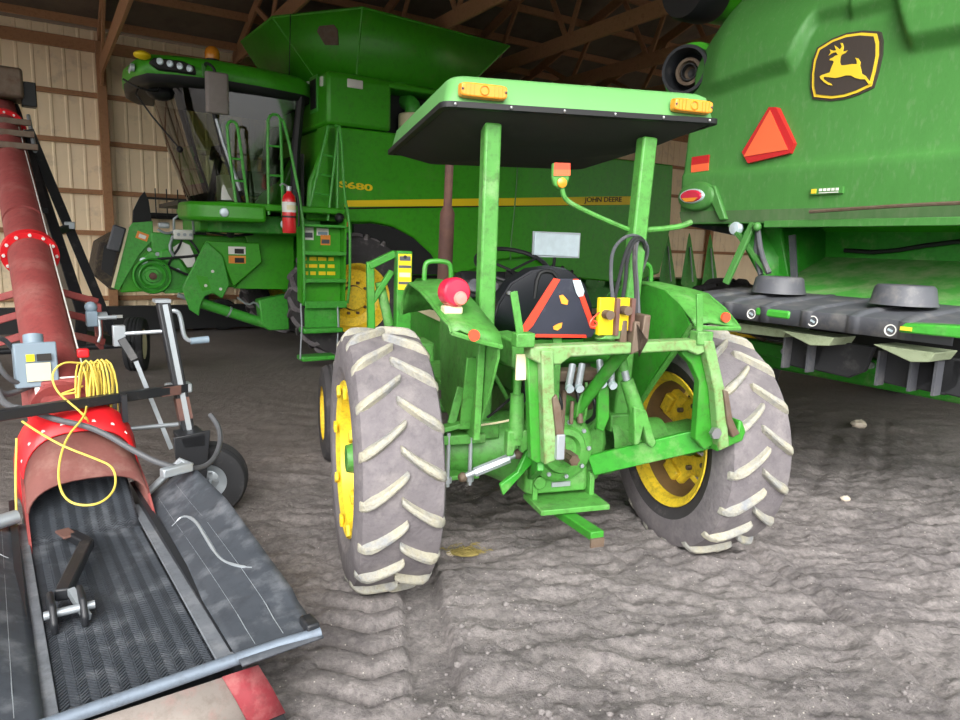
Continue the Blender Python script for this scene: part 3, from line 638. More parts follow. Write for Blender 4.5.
for pts, m in (([(.0,-.58,1.57),(.05,-.45,1.68),(.16,-.25,1.80),(.28,-.16,1.87),(.38,-.12,1.88),(.47,-.10,1.82),(.49,-.02,1.70),(.47,.05,1.55),(.40,.15,1.30)], 'deck'),
            ([(.01,-.58,1.57),(.10,-.45,1.66),(.22,-.28,1.78),(.33,-.16,1.87),(.43,-.12,1.86),(.47,-.03,1.72),(.45,.06,1.5)], 'black_rubber'),
            ([(.05,-.58,1.55),(.12,-.48,1.64),(.22,-.30,1.76),(.34,-.17,1.86),(.43,-.13,1.84),(.46,-.04,1.70),(.44,.06,1.48)], 'black_rubber'),
            ([(.12,-.60,1.45),(.17,-.50,1.60),(.25,-.32,1.74),(.34,-.16,1.86),(.42,-.10,1.87),(.46,.0,1.74),(.43,.08,1.5)], 'sidewall'),
            ([(.14,-.60,1.45),(.19,-.48,1.60),(.27,-.30,1.74),(.36,-.15,1.86),(.44,-.09,1.85),(.45,.0,1.72)], 'cable')):
    MB().tube(pts, .0095, 8, smooth=2).build('hydraulic_hose', m, T)

# linkage: lower links, lift links, top link, stabiliser
MB().bar((.13,-.22,.62),(.62,-.58,.855),.035,.115,(0,0,1)).build('lower_link', 'bgreen2', T, bevel=.006)
MB().bar((-.22,-.20,.62),(-.33,-.58,.80),.035,.12,(0,0,1)).build('lower_link', 'bgreen2', T, bevel=.006)
MB().ext([(-.43,.54),(-.25,.73),(-.17,.82),(-.20,.86),(-.30,.80),(-.36,.66),(-.45,.60)], 'y', -.36, -.33).build('sway_block', 'bgreen2', T, bevel=.006)
tb = MB(); tb.cyl((-.62,-.26,.62),(-.46,-.28,.685),.016); tb.cyl((-.56,-.27,.645),(-.38,-.29,.715),.026,n=8); tb.cyl((-.40,-.285,.71),(-.30,-.29,.75),.017); TB = tb.build('stabiliser_turnbuckle', 'galv', T)
tb = MB(); tb.ball((-.62,-.26,.62), .026); tb.ball((-.33,-.29,.735), .028); tb.build('ball_end_pair', 'steel_dirty', TB)
ll = MB(); ll.tube([(-.40,-.40,1.33),(-.395,-.40,1.02)], .02, 10); LL = ll.build('lift_link', 'tgreen', T)
MB().tube([(-.395,-.40,1.08),(-.39,-.40,.86)], [.034,.04], 12).build('lift_link_barrel', 'tgreen', LL)
MB().ext([(-.445,.90),(-.34,.90),(-.335,.80),(-.365,.78),(-.375,.82),(-.40,.82),(-.41,.77),(-.445,.77)], 'y', -.43, -.37).build('lift_link_fork', 'tgreen', LL, bevel=.008)
rl = MB(); rl.tube([(.16,-.36,1.31),(.20,-.38,1.18)], .03, 10); RL = rl.build('lift_link', 'tgreen', T)
MB().tube([(.19,-.38,1.22),(.22,-.39,1.12)], .019, 10).build('lift_link_screw', 'galv', RL)
MB().tube([(.215,-.39,1.13),(.28,-.41,.96)], [.036,.042], 12).build('lift_link_barrel', 'tgreen', RL)
MB().ext([(.235,1.0),(.31,.98),(.385,.80),(.365,.77),(.33,.80),(.30,.88),(.285,.80),(.255,.79),(.25,.86)], 'y', -.45, -.38).build('lift_link_fork', 'tgreen', RL, bevel=.008)
la = MB(); la.ext([(-.44,1.35),(-.34,1.36),(-.33,1.20),(-.38,1.18),(-.44,1.22)], 'y', -.43, -.10); la.build('lift_arm', 'tgreen', T, bevel=.01)
la = MB(); la.ext([(.08,1.36),(.20,1.36),(.20,1.28),(.10,1.26)], 'y', -.42, -.10); la.build('lift_arm', 'tgreen', T, bevel=.01)
rs = MB(); rs.cyl((-.42,.0,1.22),(.30,.0,1.22),.07); rs.box((-.05,.28,1.12),(.42,.5,.26)); rs.build('rockshaft_case', 'tgreen2', T, bevel=.02)
tl = MB(); tl.tube([(.13,-.50,1.30),(.10,-.42,1.21),(.0,-.24,.92)], [.03,.034,.032], 14); tl.build('top_link', 'tgreen2', T)
cps = MB()
for (xa, za, xb, zb) in ((-.10,1.10,-.055,1.20),(-.045,1.10,.0,1.20),(.085,1.12,.10,1.22),(.145,1.11,.165,1.22)):
    o = MB().cyl((xa,-.36,za),(xb,-.30,zb),.019,n=12).build('remote_coupler', 'galv', T)
    MB().cyl((xa,-.365,za-.004),(xa,-.385,za-.012),.022,n=12).build('coupler_cap', 'silver', o)
vb = MB(); vb.box((-.16,-.22,1.12),(.10,.10,.07)); vb.box((-.03,-.20,1.13),(.34,.12,.06)); vb.box((.0,-.14,1.00),(.30,.06,.16)); vb.build('remote_valve', 'steel_dirty', T, bevel=.01)
for xx in (.04,.12,.155):
    MB().tube([(xx,-.28,1.10),(xx,-.30,1.02),(xx+.005,-.28,.90),(xx,-.2,.82)], .009, 8, smooth=1).build('hydraulic_pipe', 'tgreen', T)
MB().tube([(.06,-.30,1.05),(.03,-.31,1.06),(.0,-.30,1.03),(-.005,-.28,.92)], .009, 8, smooth=2).build('hydraulic_pipe', 'tgreen', T)
lev = MB(); lev.tube([(-.08,-.27,1.06),(-.09,-.28,.86)], .016); lev.tube([(-.115,-.26,1.0),(-.13,-.28,.90)], .02); lev.tube([(.01,-.26,.98),(.02,-.28,.88)], .018); lev.tube([(-.03,-.27,1.0),(-.04,-.29,.88)], .012)
lev.box((-.10,-.27,.92),(.05,.04,.14)); lev.build('control_linkage', 'steel_dirty', T, bevel=.004)
MB().ext([(.08,1.18),(.14,1.18),(.16,.92),(.13,.84),(.09,.86)], 'y', -.34, -.31).build('sway_bracket', 'tgreen2', T, bevel=.008)
# step bracket bolted to the axle with U bolts
bk = MB(); bk.box((-.61,-.11,.80),(.26,.18,.05)); BK = bk.build('axle_bracket', 'tgreen', T, bevel=.006)
MB().box((-.61,-.11,.585),(.22,.12,.025)).build('clamp_plate', 'tgreen', BK, bevel=.005)
for x in (-.68,-.56):
    u = MB(); u.cyl((x,-.19,.84),(x,-.19,.55),.011,n=10); u.cyl((x,-.19,.60),(x,-.19,.57),.022,n=6); u.build('u_bolt', 'galv', BK)
MB().bar((-.78,-.18,.845),(-.52,-.18,.90),.07,.025,(0,0,1)).build('step_arm', 'tgreen', BK, bevel=.004)
MB().bar((-.66,-.16,.88),(-.60,-.12,1.06),.045,.015,(0,1,0)).build('step_brace', 'tgreen', BK, bevel=.003)
MB().box((-.475,-.10,.87),(.05,.02,.26)).build('fender_strut', 'tgreen2', BK, bevel=.004)
MB().tube([(-.46,-.10,1.20),(-.30,-.05,.95)], .012).build('brake_rod', 'tgreen', T)
MB().tube([(-.50,-.15,.86),(-.40,-.2,.885),(-.32,-.2,.90),(-.28,-.16,.96)], .006, 6, smooth=2).build('wiring_lead', 'cream', T)
MB().tube([(-.46,-.15,.90),(-.40,-.18,.96),(-.30,-.1,1.0),(-.2,-.1,1.05)], .008, 6, smooth=2).build('wiring_lead', 'black', T)
fb = MB(); fb.box((-.33,.75,.98),(.5,.7,.03)); fb.box((.30,.75,.98),(.46,.7,.03)); fb.build('operator_platform', 'tgreen', T, bevel=.005)
# ---------------------------------------------------------------- big combine behind, seen from its left side (X right, Y forward)
A = thing('combine_harvester', 'large green combine with glass cab and open grain tank, standing broadside behind the tractor', 'combine', (-2.76,11.8,0), 122)
# lower body side panel with the wheel arch cut out
arch = [(-.02,2.06),(-.25,2.08),(-.6,2.03),(-.95,1.88),(-1.25,1.65),(-1.44,1.41)]
side = [(.40,3.40),(.52,3.05),(.70,2.6),(.74,2.06)] + arch + [(-1.81,1.30),(-2.59,1.55),(-3.2,1.62),(-4.2,1.25),(-5.6,1.15),(-6.4,1.35),(-6.6,2.2),(-6.55,3.45)]
bd = MB().ext(side, 'x', -1.60, -1.50); BD = bd.build('side_panel', 'cgreen', A, bevel=.03)
MB().ext([(.10,3.38),(.10,1.3),(-5.9,1.2),(-6.4,1.6),(-6.4,3.4)], 'x', -1.48, 1.5).build('body_core', 'cgreen', A, bevel=.03)
MB().ext([(.02,2.04)]+[(y-.02,z-.02) for y,z in arch]+[(-1.5,1.3),(.02,1.3)], 'x', -1.58, -1.49).build('wheel_well', 'black', A)
MB().tube([(-1.605,-2.87,3.39),(-1.612,-2.85,2.6),(-1.612,-2.78,1.72),(-1.605,-2.80,1.56)], .012, 6, smooth=1).build('panel_seam', 'bgreen', BD)
sp = MB(); n = 24
def strz(y): return 2.30+(2.335-2.30)*0 + .052*(.18-y) + .0025*(y*y)*.0
sp.loft([[(-1.604-.004*k, .18-(5.9)*i/n, 2.325+.068*(5.9*i/n)+dz*(1+.8*i/n)) for i in range(n+1)] for k, dz in ((0,-.045),(1,-.045),(1,.045),(0,.045))], False, False)
SP = sp.build('yellow_stripe', 'decal_yellow', BD)
MB().loft([[(-1.603, .18-5.9*i/n, 2.325+.068*(5.9*i/n)+dz) for i in range(n+1)] for dz in (-.08-0,-.055)], False, False).build('stripe_lower_line', 'decal_black', SP, solid=.004)  # thin black decal line below the yellow stripe
text('S680', 'model_lettering', 'decal_yellow', BD, (-1.606,.26,2.55), (0,-1,-.04), (0,0,1), .10, .52, bold=.03)
text('JOHN DEERE', 'brand_lettering', 'decal_black', SP, (-1.612,-4.35,2.585), (0,-1,.068), (0,0,1), .115, .90, bold=.012)
MB().box((-1.61,.16,2.03),(.04,.12,.07)).build('amber_side_marker', 'smv_orange', BD, bevel=.01)
# upper housing
uh = MB()
uh.ext([(-1.62,3.42),(-1.62,4.10),(-1.56,4.15),(1.62,4.15),(1.62,3.42)], 'y', -.55, .44)
UH = uh.build('upper_housing', 'cgreen', A, bevel=.05)
MB().ext([(-1.62,3.42),(-1.62,4.10),(-1.56,4.15),(1.62,4.15),(1.62,3.42)], 'y', -4.9, -1.35).build('engine_housing', 'cgreen', A, bevel=.05)
MB().ext([(-1.615,4.04),(-1.615,4.10),(-1.56,4.15),(1.62,4.15),(1.62,4.04)], 'y', -1.4, -.5).build('housing_top_rail', 'cgreen', A, bevel=.02)
MB().box((.1,-.95,3.73),(2.6,.9,.6)).build('engine_bay', 'black', A)
MB().cyl((-1.45,-.98,3.42),(-1.45,-.98,3.74),.22,n=24).build('air_cleaner', 'cream', A, bevel=.03)
MB().tube([(-1.45,-.98,3.74),(-1.45,-.98,3.90),(-1.1,-.98,3.98)], .12, 14, smooth=2).build('intake_elbow', 'cgreen2', A)
MB().box((-1.05,.45,3.90),(.26,.02,.42)).build('air_vent', 'black', UH, bevel=.01)
MB().box((-1.05,.445,3.90),(.36,.02,.52)).build('vent_frame', 'cgreen2', UH, bevel=.01)
for x, z in ((-.80,4.14),(-1.42,4.10)): MB().box((x,.455,z-.08),(.07,.04,.13)).build('marker_lamp', 'white', UH, bevel=.01)
MB().box((-1.63,.03,4.01),(.03,.24,.12)).build('side_lamp', 'white', UH, bevel=.02)
MB().box((-.3,-.4,3.8),(2.4,.1,.6)).build('rear_bulkhead', 'cgreen', UH)
# front lower bulkhead below the housing, behind the cab
fb = MB(); fb.ext([(-1.6,3.41),(-1.6,2.1),(1.6,2.1),(1.6,3.41)], 'y', .30, .40); fb.ext([(-1.6,2.1),(-1.6,3.41),(-1.15,3.41),(-1.0,2.3),(-1.0,2.1)], 'y', .4, .44); fb.build('front_bulkhead', 'cgreen', A, bevel=.02)
# grain tank extension: flared panels
ht = MB()
bot = [(-1.45,.15,4.12),(1.45,.15,4.12),(1.45,-1.95,4.12),(-1.45,-1.95,4.12)]
topc = [(-1.72,-.04,5.02),(-.50,.88,5.02),(1.15,.95,5.02),(1.75,.2,5.02),(1.75,-2.65,5.0),(-1.50,-2.67,5.0)]
low = [(-1.50,-.04,4.12),(-.95,.35,4.12),(.9,.40,4.12),(1.45,.1,4.12),(1.45,-1.8,4.12),(-1.5,-1.75,4.12)]
ht.loft([low, topc], False); HT = ht.build('grain_tank_extension', 'cgreen', A, solid=.03, ang=5)
cr = MB()
for i in range(6): cr.tube([low[i], topc[i]], .018, 6)
cr.tube(topc, .022, 6, True); cr.build('extension_seam', 'cgreen', HT)
wn = MB(); a0, a1 = Vector((-1.60,-.03,4.12)), 0
def hopside(y, t):  # point on the front corner panel
    p = Vector(low[0]).lerp(Vector(low[1]), y); q = Vector(topc[0]).lerp(Vector(topc[1]), y); return p.lerp(q, t)
wv = [hopside(u, t) for u, t in ((.50,.52),(.30,.50),(.28,.72),(.32,.80),(.50,.80),(.55,.72))]
nn = (wv[1]-wv[0]).cross(wv[2]-wv[0]).normalized(); nn = nn if nn.y > 0 else -nn
wn.add([p+nn*.02 for p in wv]+[p+nn*.035 for p in wv], [tuple(range(6)), tuple(range(6,12))]+[(i,(i+1)%6,6+(i+1)%6,6+i) for i in range(6)])
wn.build('tank_window', 'steel_dirty', HT)
MB().box((-1.5,-.75,4.19),(.05,.12,.10)).build('hand_hold', 'cgreen2', A, bevel=.01)
# cab: roof, pillars, glass
def cabring(z, yr, yp, yf, hw, fw_):
    # rear left -> pillar left -> curved windscreen -> pillar right -> rear right
    L = [(-hw, yr, z), (-hw, yp, z)]
    for i in range(1, 8):
        a = PI*i/8; L.append((-math.cos(a)*hw*.97, yp+(yf-yp)*math.sin(a)**.7, z))
    return L + [(hw, yp, z), (hw, yr, z)]
lo_, hi_ = cabring(2.26,.75,1.50,2.03,.95,1), cabring(3.82,.62,1.92,2.50,1.0,1)
midr = [tuple(Vector(p).lerp(Vector(q), .5)+Vector((0,.03,0))) for p, q in zip(lo_, hi_)]
ws = MB(); ws.loft([lo_[1:10], midr[1:10], hi_[1:10]], False, False); CW = ws.build('windscreen', 'glass', A)
sg = MB(); sg.loft([lo_[:2], hi_[:2]], False, False); sg.build('cab_door_glass', 'glass', A)
sg = MB(); sg.loft([lo_[-2:], hi_[-2:]], False, False); sg.build('side_glass', 'glass', A)
pr = MB(); pr.tube([lo_[1], midr[1], hi_[1]], .035, 8); pr.build('cab_pillar', 'black', A)
pr = MB(); pr.tube([lo_[9], midr[9], hi_[9]], .022, 8); pr.build('cab_pillar', 'black', A)
pr = MB(); pr.tube([(-.95,.72,2.28),(-.98,.70,3.1),(-.98,.62,3.85)], .07, 8); pr.build('cab_rear_pillar', 'black', A)
MB().box((0,.60,2.65),(1.9,.06,.8)).build('cab_rear_wall', 'sidewall', A)
MB().tube([(-1.0,1.52,2.45),(-1.0,1.74,3.10),(-1.0,1.82,3.40)], .03, 8).build('door_reflection_bar', 'galv', A)  # bright bar added in place of the reflection along the door edge
def roofring(s, z, dy=0): 
    P = [(-.88,.45),(-1.04,.60),(-1.08,1.2),(-1.08,1.8),(-1.06,2.35),(-.97,2.66),(-.6,2.80),(0,2.86),(.6,2.80),(.97,2.66),(1.06,2.35),(1.08,1.8),(1.08,1.2),(1.04,.60),(.88,.45)]
    return [(x*s, 1.7+(y-1.7)*s+dy, z + .035*(1.2-abs(y-1.7))) for x, y in P]
rf = MB(); rf.loft([roofring(1.0,3.87), roofring(1.02,3.93), roofring(1.0,4.07), roofring(.94,4.13), roofring(.7,4.17)]); RF = rf.build('cab_roof', 'cgreen', A, ang=60)
rl2 = MB(); rl2.loft([roofring(.93,3.76), roofring(.99,3.79), roofring(1.005,3.875)]); rl2.build('roof_underside', 'black', RF, ang=60)
lpod = MB(); lpod.ext([(2.08,3.92),(2.1,4.03),(2.25,4.07),(2.6,4.06),(2.66,3.99),(2.55,3.92)], 'x', -1.13, -1.03); lpod.build('lamp_pod', 'black', RF, bevel=.02)
for k in range(4):
    y = 2.17+k*.12; MB().lathe([(.001,.012),(.035,.010),(.045,0),(.045,-.03)], (-1.135,y,3.985+.012*k), (-1,.25,0), 18).build('work_lamp', 'silver', RF)
for k in range(4):
    x = -.7+k*.2; MB().lathe([(.001,.012),(.04,.010),(.05,0),(.05,-.04)], (x,2.83,3.98), (0,1,0), 18).build('work_lamp', 'silver', RF)
MB().ball((-1.0,2.72,4.09), .10, 14, (1.0,1.1,.55)).build('corner_marker', 'decal_yellow', RF)
MB().box((-1.09,1.98,4.0),(.03,.05,.17)).build('roof_clip', 'bgreen', RF, bevel=.01)
be = MB(); be.lathe([(.09,0),(.10,.04),(.10,.10),(.085,.15),(.05,.18),(.001,.19)], (-.75,1.80,4.22), (0,0,1), 20); BE = be.build('beacon', 'amber', RF)
MB().cyl((-.75,1.80,4.12),(-.75,1.80,4.23),.095).build('beacon_base', 'black', BE)
MB().cyl((-.85,.75,4.1),(-.86,.72,5.0),.008,n=6).build('antenna', 'black', RF)
mi = MB(); mi.loft([crect(-.05,.05,-.15,.15,z,.045) for z in (3.42,3.46,3.92,3.95)]); 
for i, v in enumerate(mi.v): mi.v[i] = (v[0]-1.30, v[1]+1.86, v[2])
MI = mi.build('wing_mirror', 'mirror_back', A, bevel=.02, ang=60)
MB().tube([(-1.05,1.95,4.06),(-1.22,1.98,4.08),(-1.30,1.90,4.02),(-1.30,1.87,3.92)], .02, 8, smooth=2).build('mirror_arm', 'black', MI)
mm_ = MB(); mm_.tube([(-.75,2.75,3.74),(-.85,2.80,3.62),(-.9,2.62,3.35),(-.95,2.32,2.98)], .012, 6); mm_.ball((-.95,2.30,2.95),.045,10); mm_.tube([(-.9,2.95,3.78),(-.98,2.8,3.68),(-.9,2.55,3.66),(-.8,2.5,3.75)], .014, 6, smooth=2); mm_.build('wiper_arm', 'black', A)
MB().ball((-.55,2.45,3.72), .12, 12, (1.3,1.6,.8)).build('front_visor_pod', 'black', RF)
# inside the cab
ce = MB(); ce.loft([crect(-.28,.28,.85,1.35,z,.08) for z in (2.45,2.5,2.75,2.8)]); ce.loft([[(x,y+ (z-2.8)*-.15,z) for x,y,_ in crect(-.27,.27,.78,.92,0,.05)] for z in (2.75,3.1,3.5)]); ce.build('operator_seat', 'sidewall', A, bevel=.03)
MB().tube([(0,1.75,2.3),(0,1.60,2.95)], .06).build('steering_column', 'black', A)
st_ = MB(); st_.tube([(.2*math.cos(2*PI*i/24), 1.55+.12*math.sin(2*PI*i/24), 2.98+.1*math.sin(2*PI*i/24)) for i in range(24)], .015, 6, True); st_.build('steering_wheel', 'black', A)
MB().box((.45,1.55,3.1),(.3,.05,.22),(.2,0,.3)).build('monitor', 'black', A, bevel=.01)
MB().cyl((-.50,1.60,3.30),(-.52,1.57,3.30),.16,n=20).build('cab_fan', 'silver', A)
MB().box((-.55,1.55,3.06),(.20,.02,.20)).build('paper_notice', 'white', A)
bag = MB(); bag.loft([[(-.72+x*(1+.06*math.sin(7*z)),1.62+y,z) for x,y,_ in crect(-.2,.2,-.1,.14,0,.05)] for z in (2.31,2.40,2.52,2.62,2.66)]); BG = bag.build('white_bag', 'white', A, ang=60)
MB().ball((-.60,1.50,2.47), .05, 10, (1,.3,.6)).build('bag_logo', 'bred', BG)
MB().ext([(.74,2.26),(1.32,2.26),(1.20,2.45),(.95,2.62),(.78,2.95),(.74,2.95)], 'x', -.945, -.90).build('cab_lower_panel', 'cgreen', A, bevel=.01)
MB().box((0,1.5,2.24),(1.9,1.7,.06)).build('cab_floor', 'black', A)
# platform, cab base skirt
pf = MB(); pf.ext([(-1.95,.30),(-1.95,1.95),(-1.7,2.10),(-.9,2.05),(.9,2.05),(1.6,2.0),(1.6,.3)], 'z', 2.15, 2.24); PF = pf.build('platform', 'cgreen', A, bevel=.02)
MB().ext([(-1.97,1.40),(-1.97,2.10),(-1.78,2.36),(-1.4,2.42),(-.9,2.2),(-.9,1.40)], 'z', 1.99, 2.23).build('cab_skirt', 'cgreen', PF, bevel=.05)
MB().lathe([(.001,.02),(.05,.015),(.06,0),(.06,-.05)], (-1.975,1.95,2.10), (-1,.1,0), 20).build('skirt_lamp', 'silver', PF)
MB().ext([(-1.5,.5),(-1.5,1.9),(-1,2.0),(1,2.0),(1.2,.5)], 'z', 1.85, 2.10).build('cab_subframe', 'bgreen2', PF, bevel=.02)
hs_ = MB(); hs_.tube([(-1.2,1.72,1.80),(-1.3,1.70,1.98),(-1.35,1.55,2.02),(-1.35,1.30,1.93),(-1.35,1.05,1.90),(-1.35,.85,1.98)], .05, 10, smooth=2); hs_.build('wiring_conduit', 'black', PF)
MB().lathe([(.001,.02),(.05,.015),(.06,0),(.06,-.06)], (-1.62,1.07,1.99), (-.9,.4,0), 20).build('step_lamp', 'silver', PF)
# hand rails and ladders
def rail(pts, r=.02, m='cgreen2', sm=1, name='hand_rail'): return MB().tube(pts, r, 8, smooth=sm).build(name, m, A)
R1 = rail([(-1.9,1.78,2.2),(-1.9,1.88,3.16),(-1.9,1.84,3.26),(-1.9,1.76,3.25),(-1.9,1.73,3.15),(-1.9,1.63,2.2)])
for t in (.33,.62): MB().tube([(-1.9,1.78+.10*t,2.2+.96*t),(-1.9,1.63+.10*t,2.2+.95*t)], .014, 6).build('rung', 'cgreen2', R1)
R2 = rail([(-1.9,1.36,2.1),(-1.9,1.36,3.3),(-1.9,1.31,3.40),(-1.9,1.21,3.41),(-1.9,1.18,3.32),(-1.9,1.17,2.1)])
for z in (2.62,3.0): MB().tube([(-1.9,1.36,z),(-1.9,1.17,z)], .014, 6).build('rung', 'cgreen2', R2)
rail([(-1.95,1.20,3.35),(-2.05,1.17,3.30),(-2.2,.99,2.15),(-2.24,.99,1.6),(-2.24,.99,.97),(-2.2,.98,.92)])
rail([(-1.9,.42,3.36),(-2.0,.38,3.34),(-2.1,.37,2.4),(-2.24,.34,2.05),(-2.24,.34,1.2),(-2.2,.36,.92)])
UL = MB().tube([(-1.85,.80,2.15),(-1.85,.51,3.35)], .018, 8).build('engine_deck_ladder', 'cgreen2', A)
MB().tube([(-1.85,.51,3.35),(-1.85,.36,3.36),(-1.85,.52,2.06)], .018, 8).build('ladder_rail', 'cgreen2', UL)
MB().tube([(-1.85,.37,3.35),(-1.85,.38,2.06)], .018, 8).build('ladder_rail', 'cgreen2', UL)
for t in (.0,.22,.44,.66): MB().tube([(-1.85,.80-.29*t,2.17+1.2*t),(-1.85,.54-.16*t,2.15+1.2*t)], .014, 6).build('rung', 'cgreen2', UL)
LD_ = MB().ext([(-2.20,2.08),(-1.96,2.15),(-1.96,.95),(-2.14,.92)], 'y', .37, .40).build('boarding_ladder', 'cgreen', A)
MB().ext([(-2.20,2.08),(-1.96,2.15),(-1.96,.95),(-2.14,.92)], 'y', .97, 1.0).build('ladder_side', 'cgreen', LD_)
for k, z in enumerate((1.98,1.61,1.24,.91)):
    MB().box((-2.13,.685,z-.0),(.22,.58,.035)).build('ladder_step', 'cgreen2', LD_, bevel=.005)
    if k < 3: MB().box((-2.02,.685,z-.18),(.02,.56,.36)).build('riser', 'cgreen', LD_)
MB().box((-2.245,.685,.91),(.02,.60,.10)).build('step_front', 'cgreen2', LD_, bevel=.01)
for z in (1.61,1.24): MB().box((-2.245,.685,z),(.015,.58,.055)).build('step_front', 'cgreen2', LD_, bevel=.008)
MB().box((-2.12,.70,.70),(.03,.50,.30)).build('lower_riser', 'cgreen2', LD_)
MB().box((-2.18,.74,.555),(.26,.56,.07)).build('lower_step', 'cgreen2', LD_, bevel=.02)
MB().box((-2.18,.80,.17),(.26,.50,.07)).build('lower_step', 'cgreen2', LD_, bevel=.02)
for y in (.52,1.04): MB().tube([(-2.24,y,.93),(-2.27,y,.6),(-2.25,y+.02,.17)], .012, 6).build('step_cable', 'galv', LD_)
for (y, z, w, h, m) in ((.86,2.03-.14,.14,.17,'white'),(.66,2.06-.14,.17,.10,'white'),(.62,1.87-.06,.14,.14,'orange_decal')):
    o = MB().box((-2.035,y,z-.02),(.006,w,h)).build('safety_decal', m, LD_)
    MB().box((-2.04,y,z-.04),(.004,w*.8,h*.4)).build('decal_picture', 'deck' if m != 'white' or w < .15 else 'box_grey', o)
for k in range(12):
    MB().box((-2.036,.93-(k%4)*.13,1.53-(k//4)*.10),(.004,.08+.02*(k%3),.05)).build('yellow_instruction_decal', 'decal_yellow', LD_)
MB().ball((-2.10,.44,2.10), .07, 10).build('gate_latch', 'black', LD_)
# front drive wheel
def combine_wheel(name, c, Rr, W_, rim, sd, lugm='sidewall', nl=20):
    body, side_, lug = ag_tyre(c, Rr, W_, rim, nl=nl, lh=.05, lw=.07, flip=-1, slope=.42, n=64)
    w = body.build(name, 'sidewall', A); side_.build('sidewall', 'sidewall', w); lug.build('tread', lugm, w)
    r = MB(); x = c[0]; k = W_*.43
    r.lathe([(rim+.02, sd*(k)), (rim-.01, sd*(k-.02)), (rim-.05, sd*(k-.10)), (rim-.07, sd*(k-.2)), (rim*.62, sd*(k-.24)), (rim*.40, sd*(k-.18)), (.18, sd*(k-.18)), (.17, sd*(k-.1)), (.001, sd*(k-.1))], c, (1,0,0), 48)
    ro = r.build('rim', 'yellow', w)
    b = MB(); bolts(b, (x+sd*(k-.181), c[1], c[2]), (sd,0,0), .235, 10, .022, .05); b.build('wheel_nut_ring', 'steel_dirty', ro)
    MB().lathe([(.19,0),(.18,.05),(.001,.06)], (x+sd*(k-.18), c[1], c[2]), (sd,0,0), 24).build('hub_cap', 'rust', ro)
    return w
combine_wheel('drive_wheel', (-1.68,.10,.955), .96, .54, .50, -1, 'rubber')
combine_wheel('drive_wheel', (1.75,.0,.955), .96, .54, .50, 1, 'rubber')
combine_wheel('steering_wheel_rear', (-1.55,-3.75,.74), .75, .45, .36, -1)
combine_wheel('steering_wheel_rear', (1.55,-3.75,.74), .75, .45, .36, 1)
MB().box((0,-3.75,.8),(2.9,.18,.2)).build('rear_axle', 'bgreen2', A, bevel=.02)
MB().box((0,0,1.05),(3.0,.5,.5)).build('front_axle', 'bgreen2', A, bevel=.04)
MB().box((0,-2.2,1.3),(2.6,4.2,.5)).build('underbody', 'black', A, bevel=.04)
# feeder house
fh = MB(); fh.ext([(.45,1.95),(.45,1.0),(1.6,1.05),(3.1,.98),(3.0,1.75),(2.4,1.80),(1.3,1.80)], 'x', -.74, .74); FH = fh.build('feeder_house', 'cgreen', A, bevel=.02)
MB().ext([(2.98,1.84),(2.91,1.94),(2.66,1.97),(2.66,1.80),(2.60,1.72),(2.70,1.68),(2.86,1.49),(3.12,1.02),(3.20,1.05)], 'x', -.80, -.75).build('face_plate', 'cgreen2', FH, bevel=.006)
MB().ext([(3.02,1.82),(3.10,1.80),(3.32,1.66),(3.42,1.22),(3.22,1.02),(3.14,1.02)], 'x', -.76, .76).build('feeder_mouth', 'mouth', FH, bevel=.02)
MB().ext([(3.08,1.72),(3.27,1.62),(3.32,1.30),(3.2,1.2)], 'x', -.78, -.755).build('mouth_opening', 'black', FH)
MB().ext([(2.96,1.86),(2.99,1.86),(3.21,1.06),(3.18,1.05)], 'x', -.815, -.75).build('plate_edge', 'cream', FH)
MB().box((-.80,3.12,1.72),(.10,.16,.34),(.3,0,0)).build('dust_flap', 'deck', FH, bevel=.02)
pu = MB(); pc_ = (-.78,2.70,1.22)
pu.lathe([(.245,0),(.25,.02),(.25,.10),(.235,.12),(.22,.10),(.205,.05),(.19,.05),(.18,.10),(.165,.11),(.13,.06),(.10,.06),(.09,.11),(.001,.11)], pc_, (-1,0,0), 40); PU = pu.build('drive_pulley', 'cgreen2', FH)
MB().lathe([(.05,.10),(.045,.18),(.02,.19),(.001,.19)], pc_, (-1,0,0), 16).build('drive_shaft', 'rust', PU)
MB().lathe([(.09,0),(.10,.06),(.07,.09),(.001,.09)], (-.76,2.50,1.50), (-1,0,0), 24).build('idler_pulley', 'cgreen2', FH)
MB().lathe([(.05,0),(.05,.05),(.001,.06)], (-.78,2.80,1.42), (-1,0,0), 16).build('idler_cap', 'silver', FH)
gz = MB(); gz.ext([(2.9,1.1),(2.55,.98),(2.3,1.02),(2.2,1.25),(2.35,1.5),(2.62,1.62),(2.85,1.45)], 'x', -.79, -.74); gz.build('gear_case', 'cgreen2', FH, bevel=.02)
MB().box((-.76,2.56,1.68),(.12,.26,.28)).build('drive_cover', 'cgreen2', FH, bevel=.02)
MB().box((-.80,2.52,1.92),(.10,.14,.08)).build('sensor_housing', 'galv', FH, bevel=.02)
MB().box((-.82,2.28,1.80),(.14,.26,.14)).build('hydraulic_multicoupler', 'white', FH, bevel=.02)
MB().tube([(-.86,2.40,1.86),(-.90,2.40,2.06),(-.90,2.16,2.06),(-.86,2.14,1.82)], .018, 8, smooth=1).build('coupler_handle', 'galv', FH)
MB().ext([(2.42,1.62),(2.30,1.70),(2.20,1.66),(2.14,1.50),(2.12,1.35),(2.24,1.34),(2.30,1.44),(2.40,1.50)], 'x', -.86, -.82).build('coupler_plate', 'white', FH, bevel=.01)
for k in range(3): MB().cyl((-.84,2.19+k*.08,1.80),(-.92,2.19+k*.08,1.80),.022,n=10).build('coupler_port', 'galv', FH)
MB().tube([(-.86,2.42,1.78),(-.9,2.48,1.60),(-.88,2.42,1.50)], .02, 8, smooth=1).build('feeder_hose', 'galv', FH)
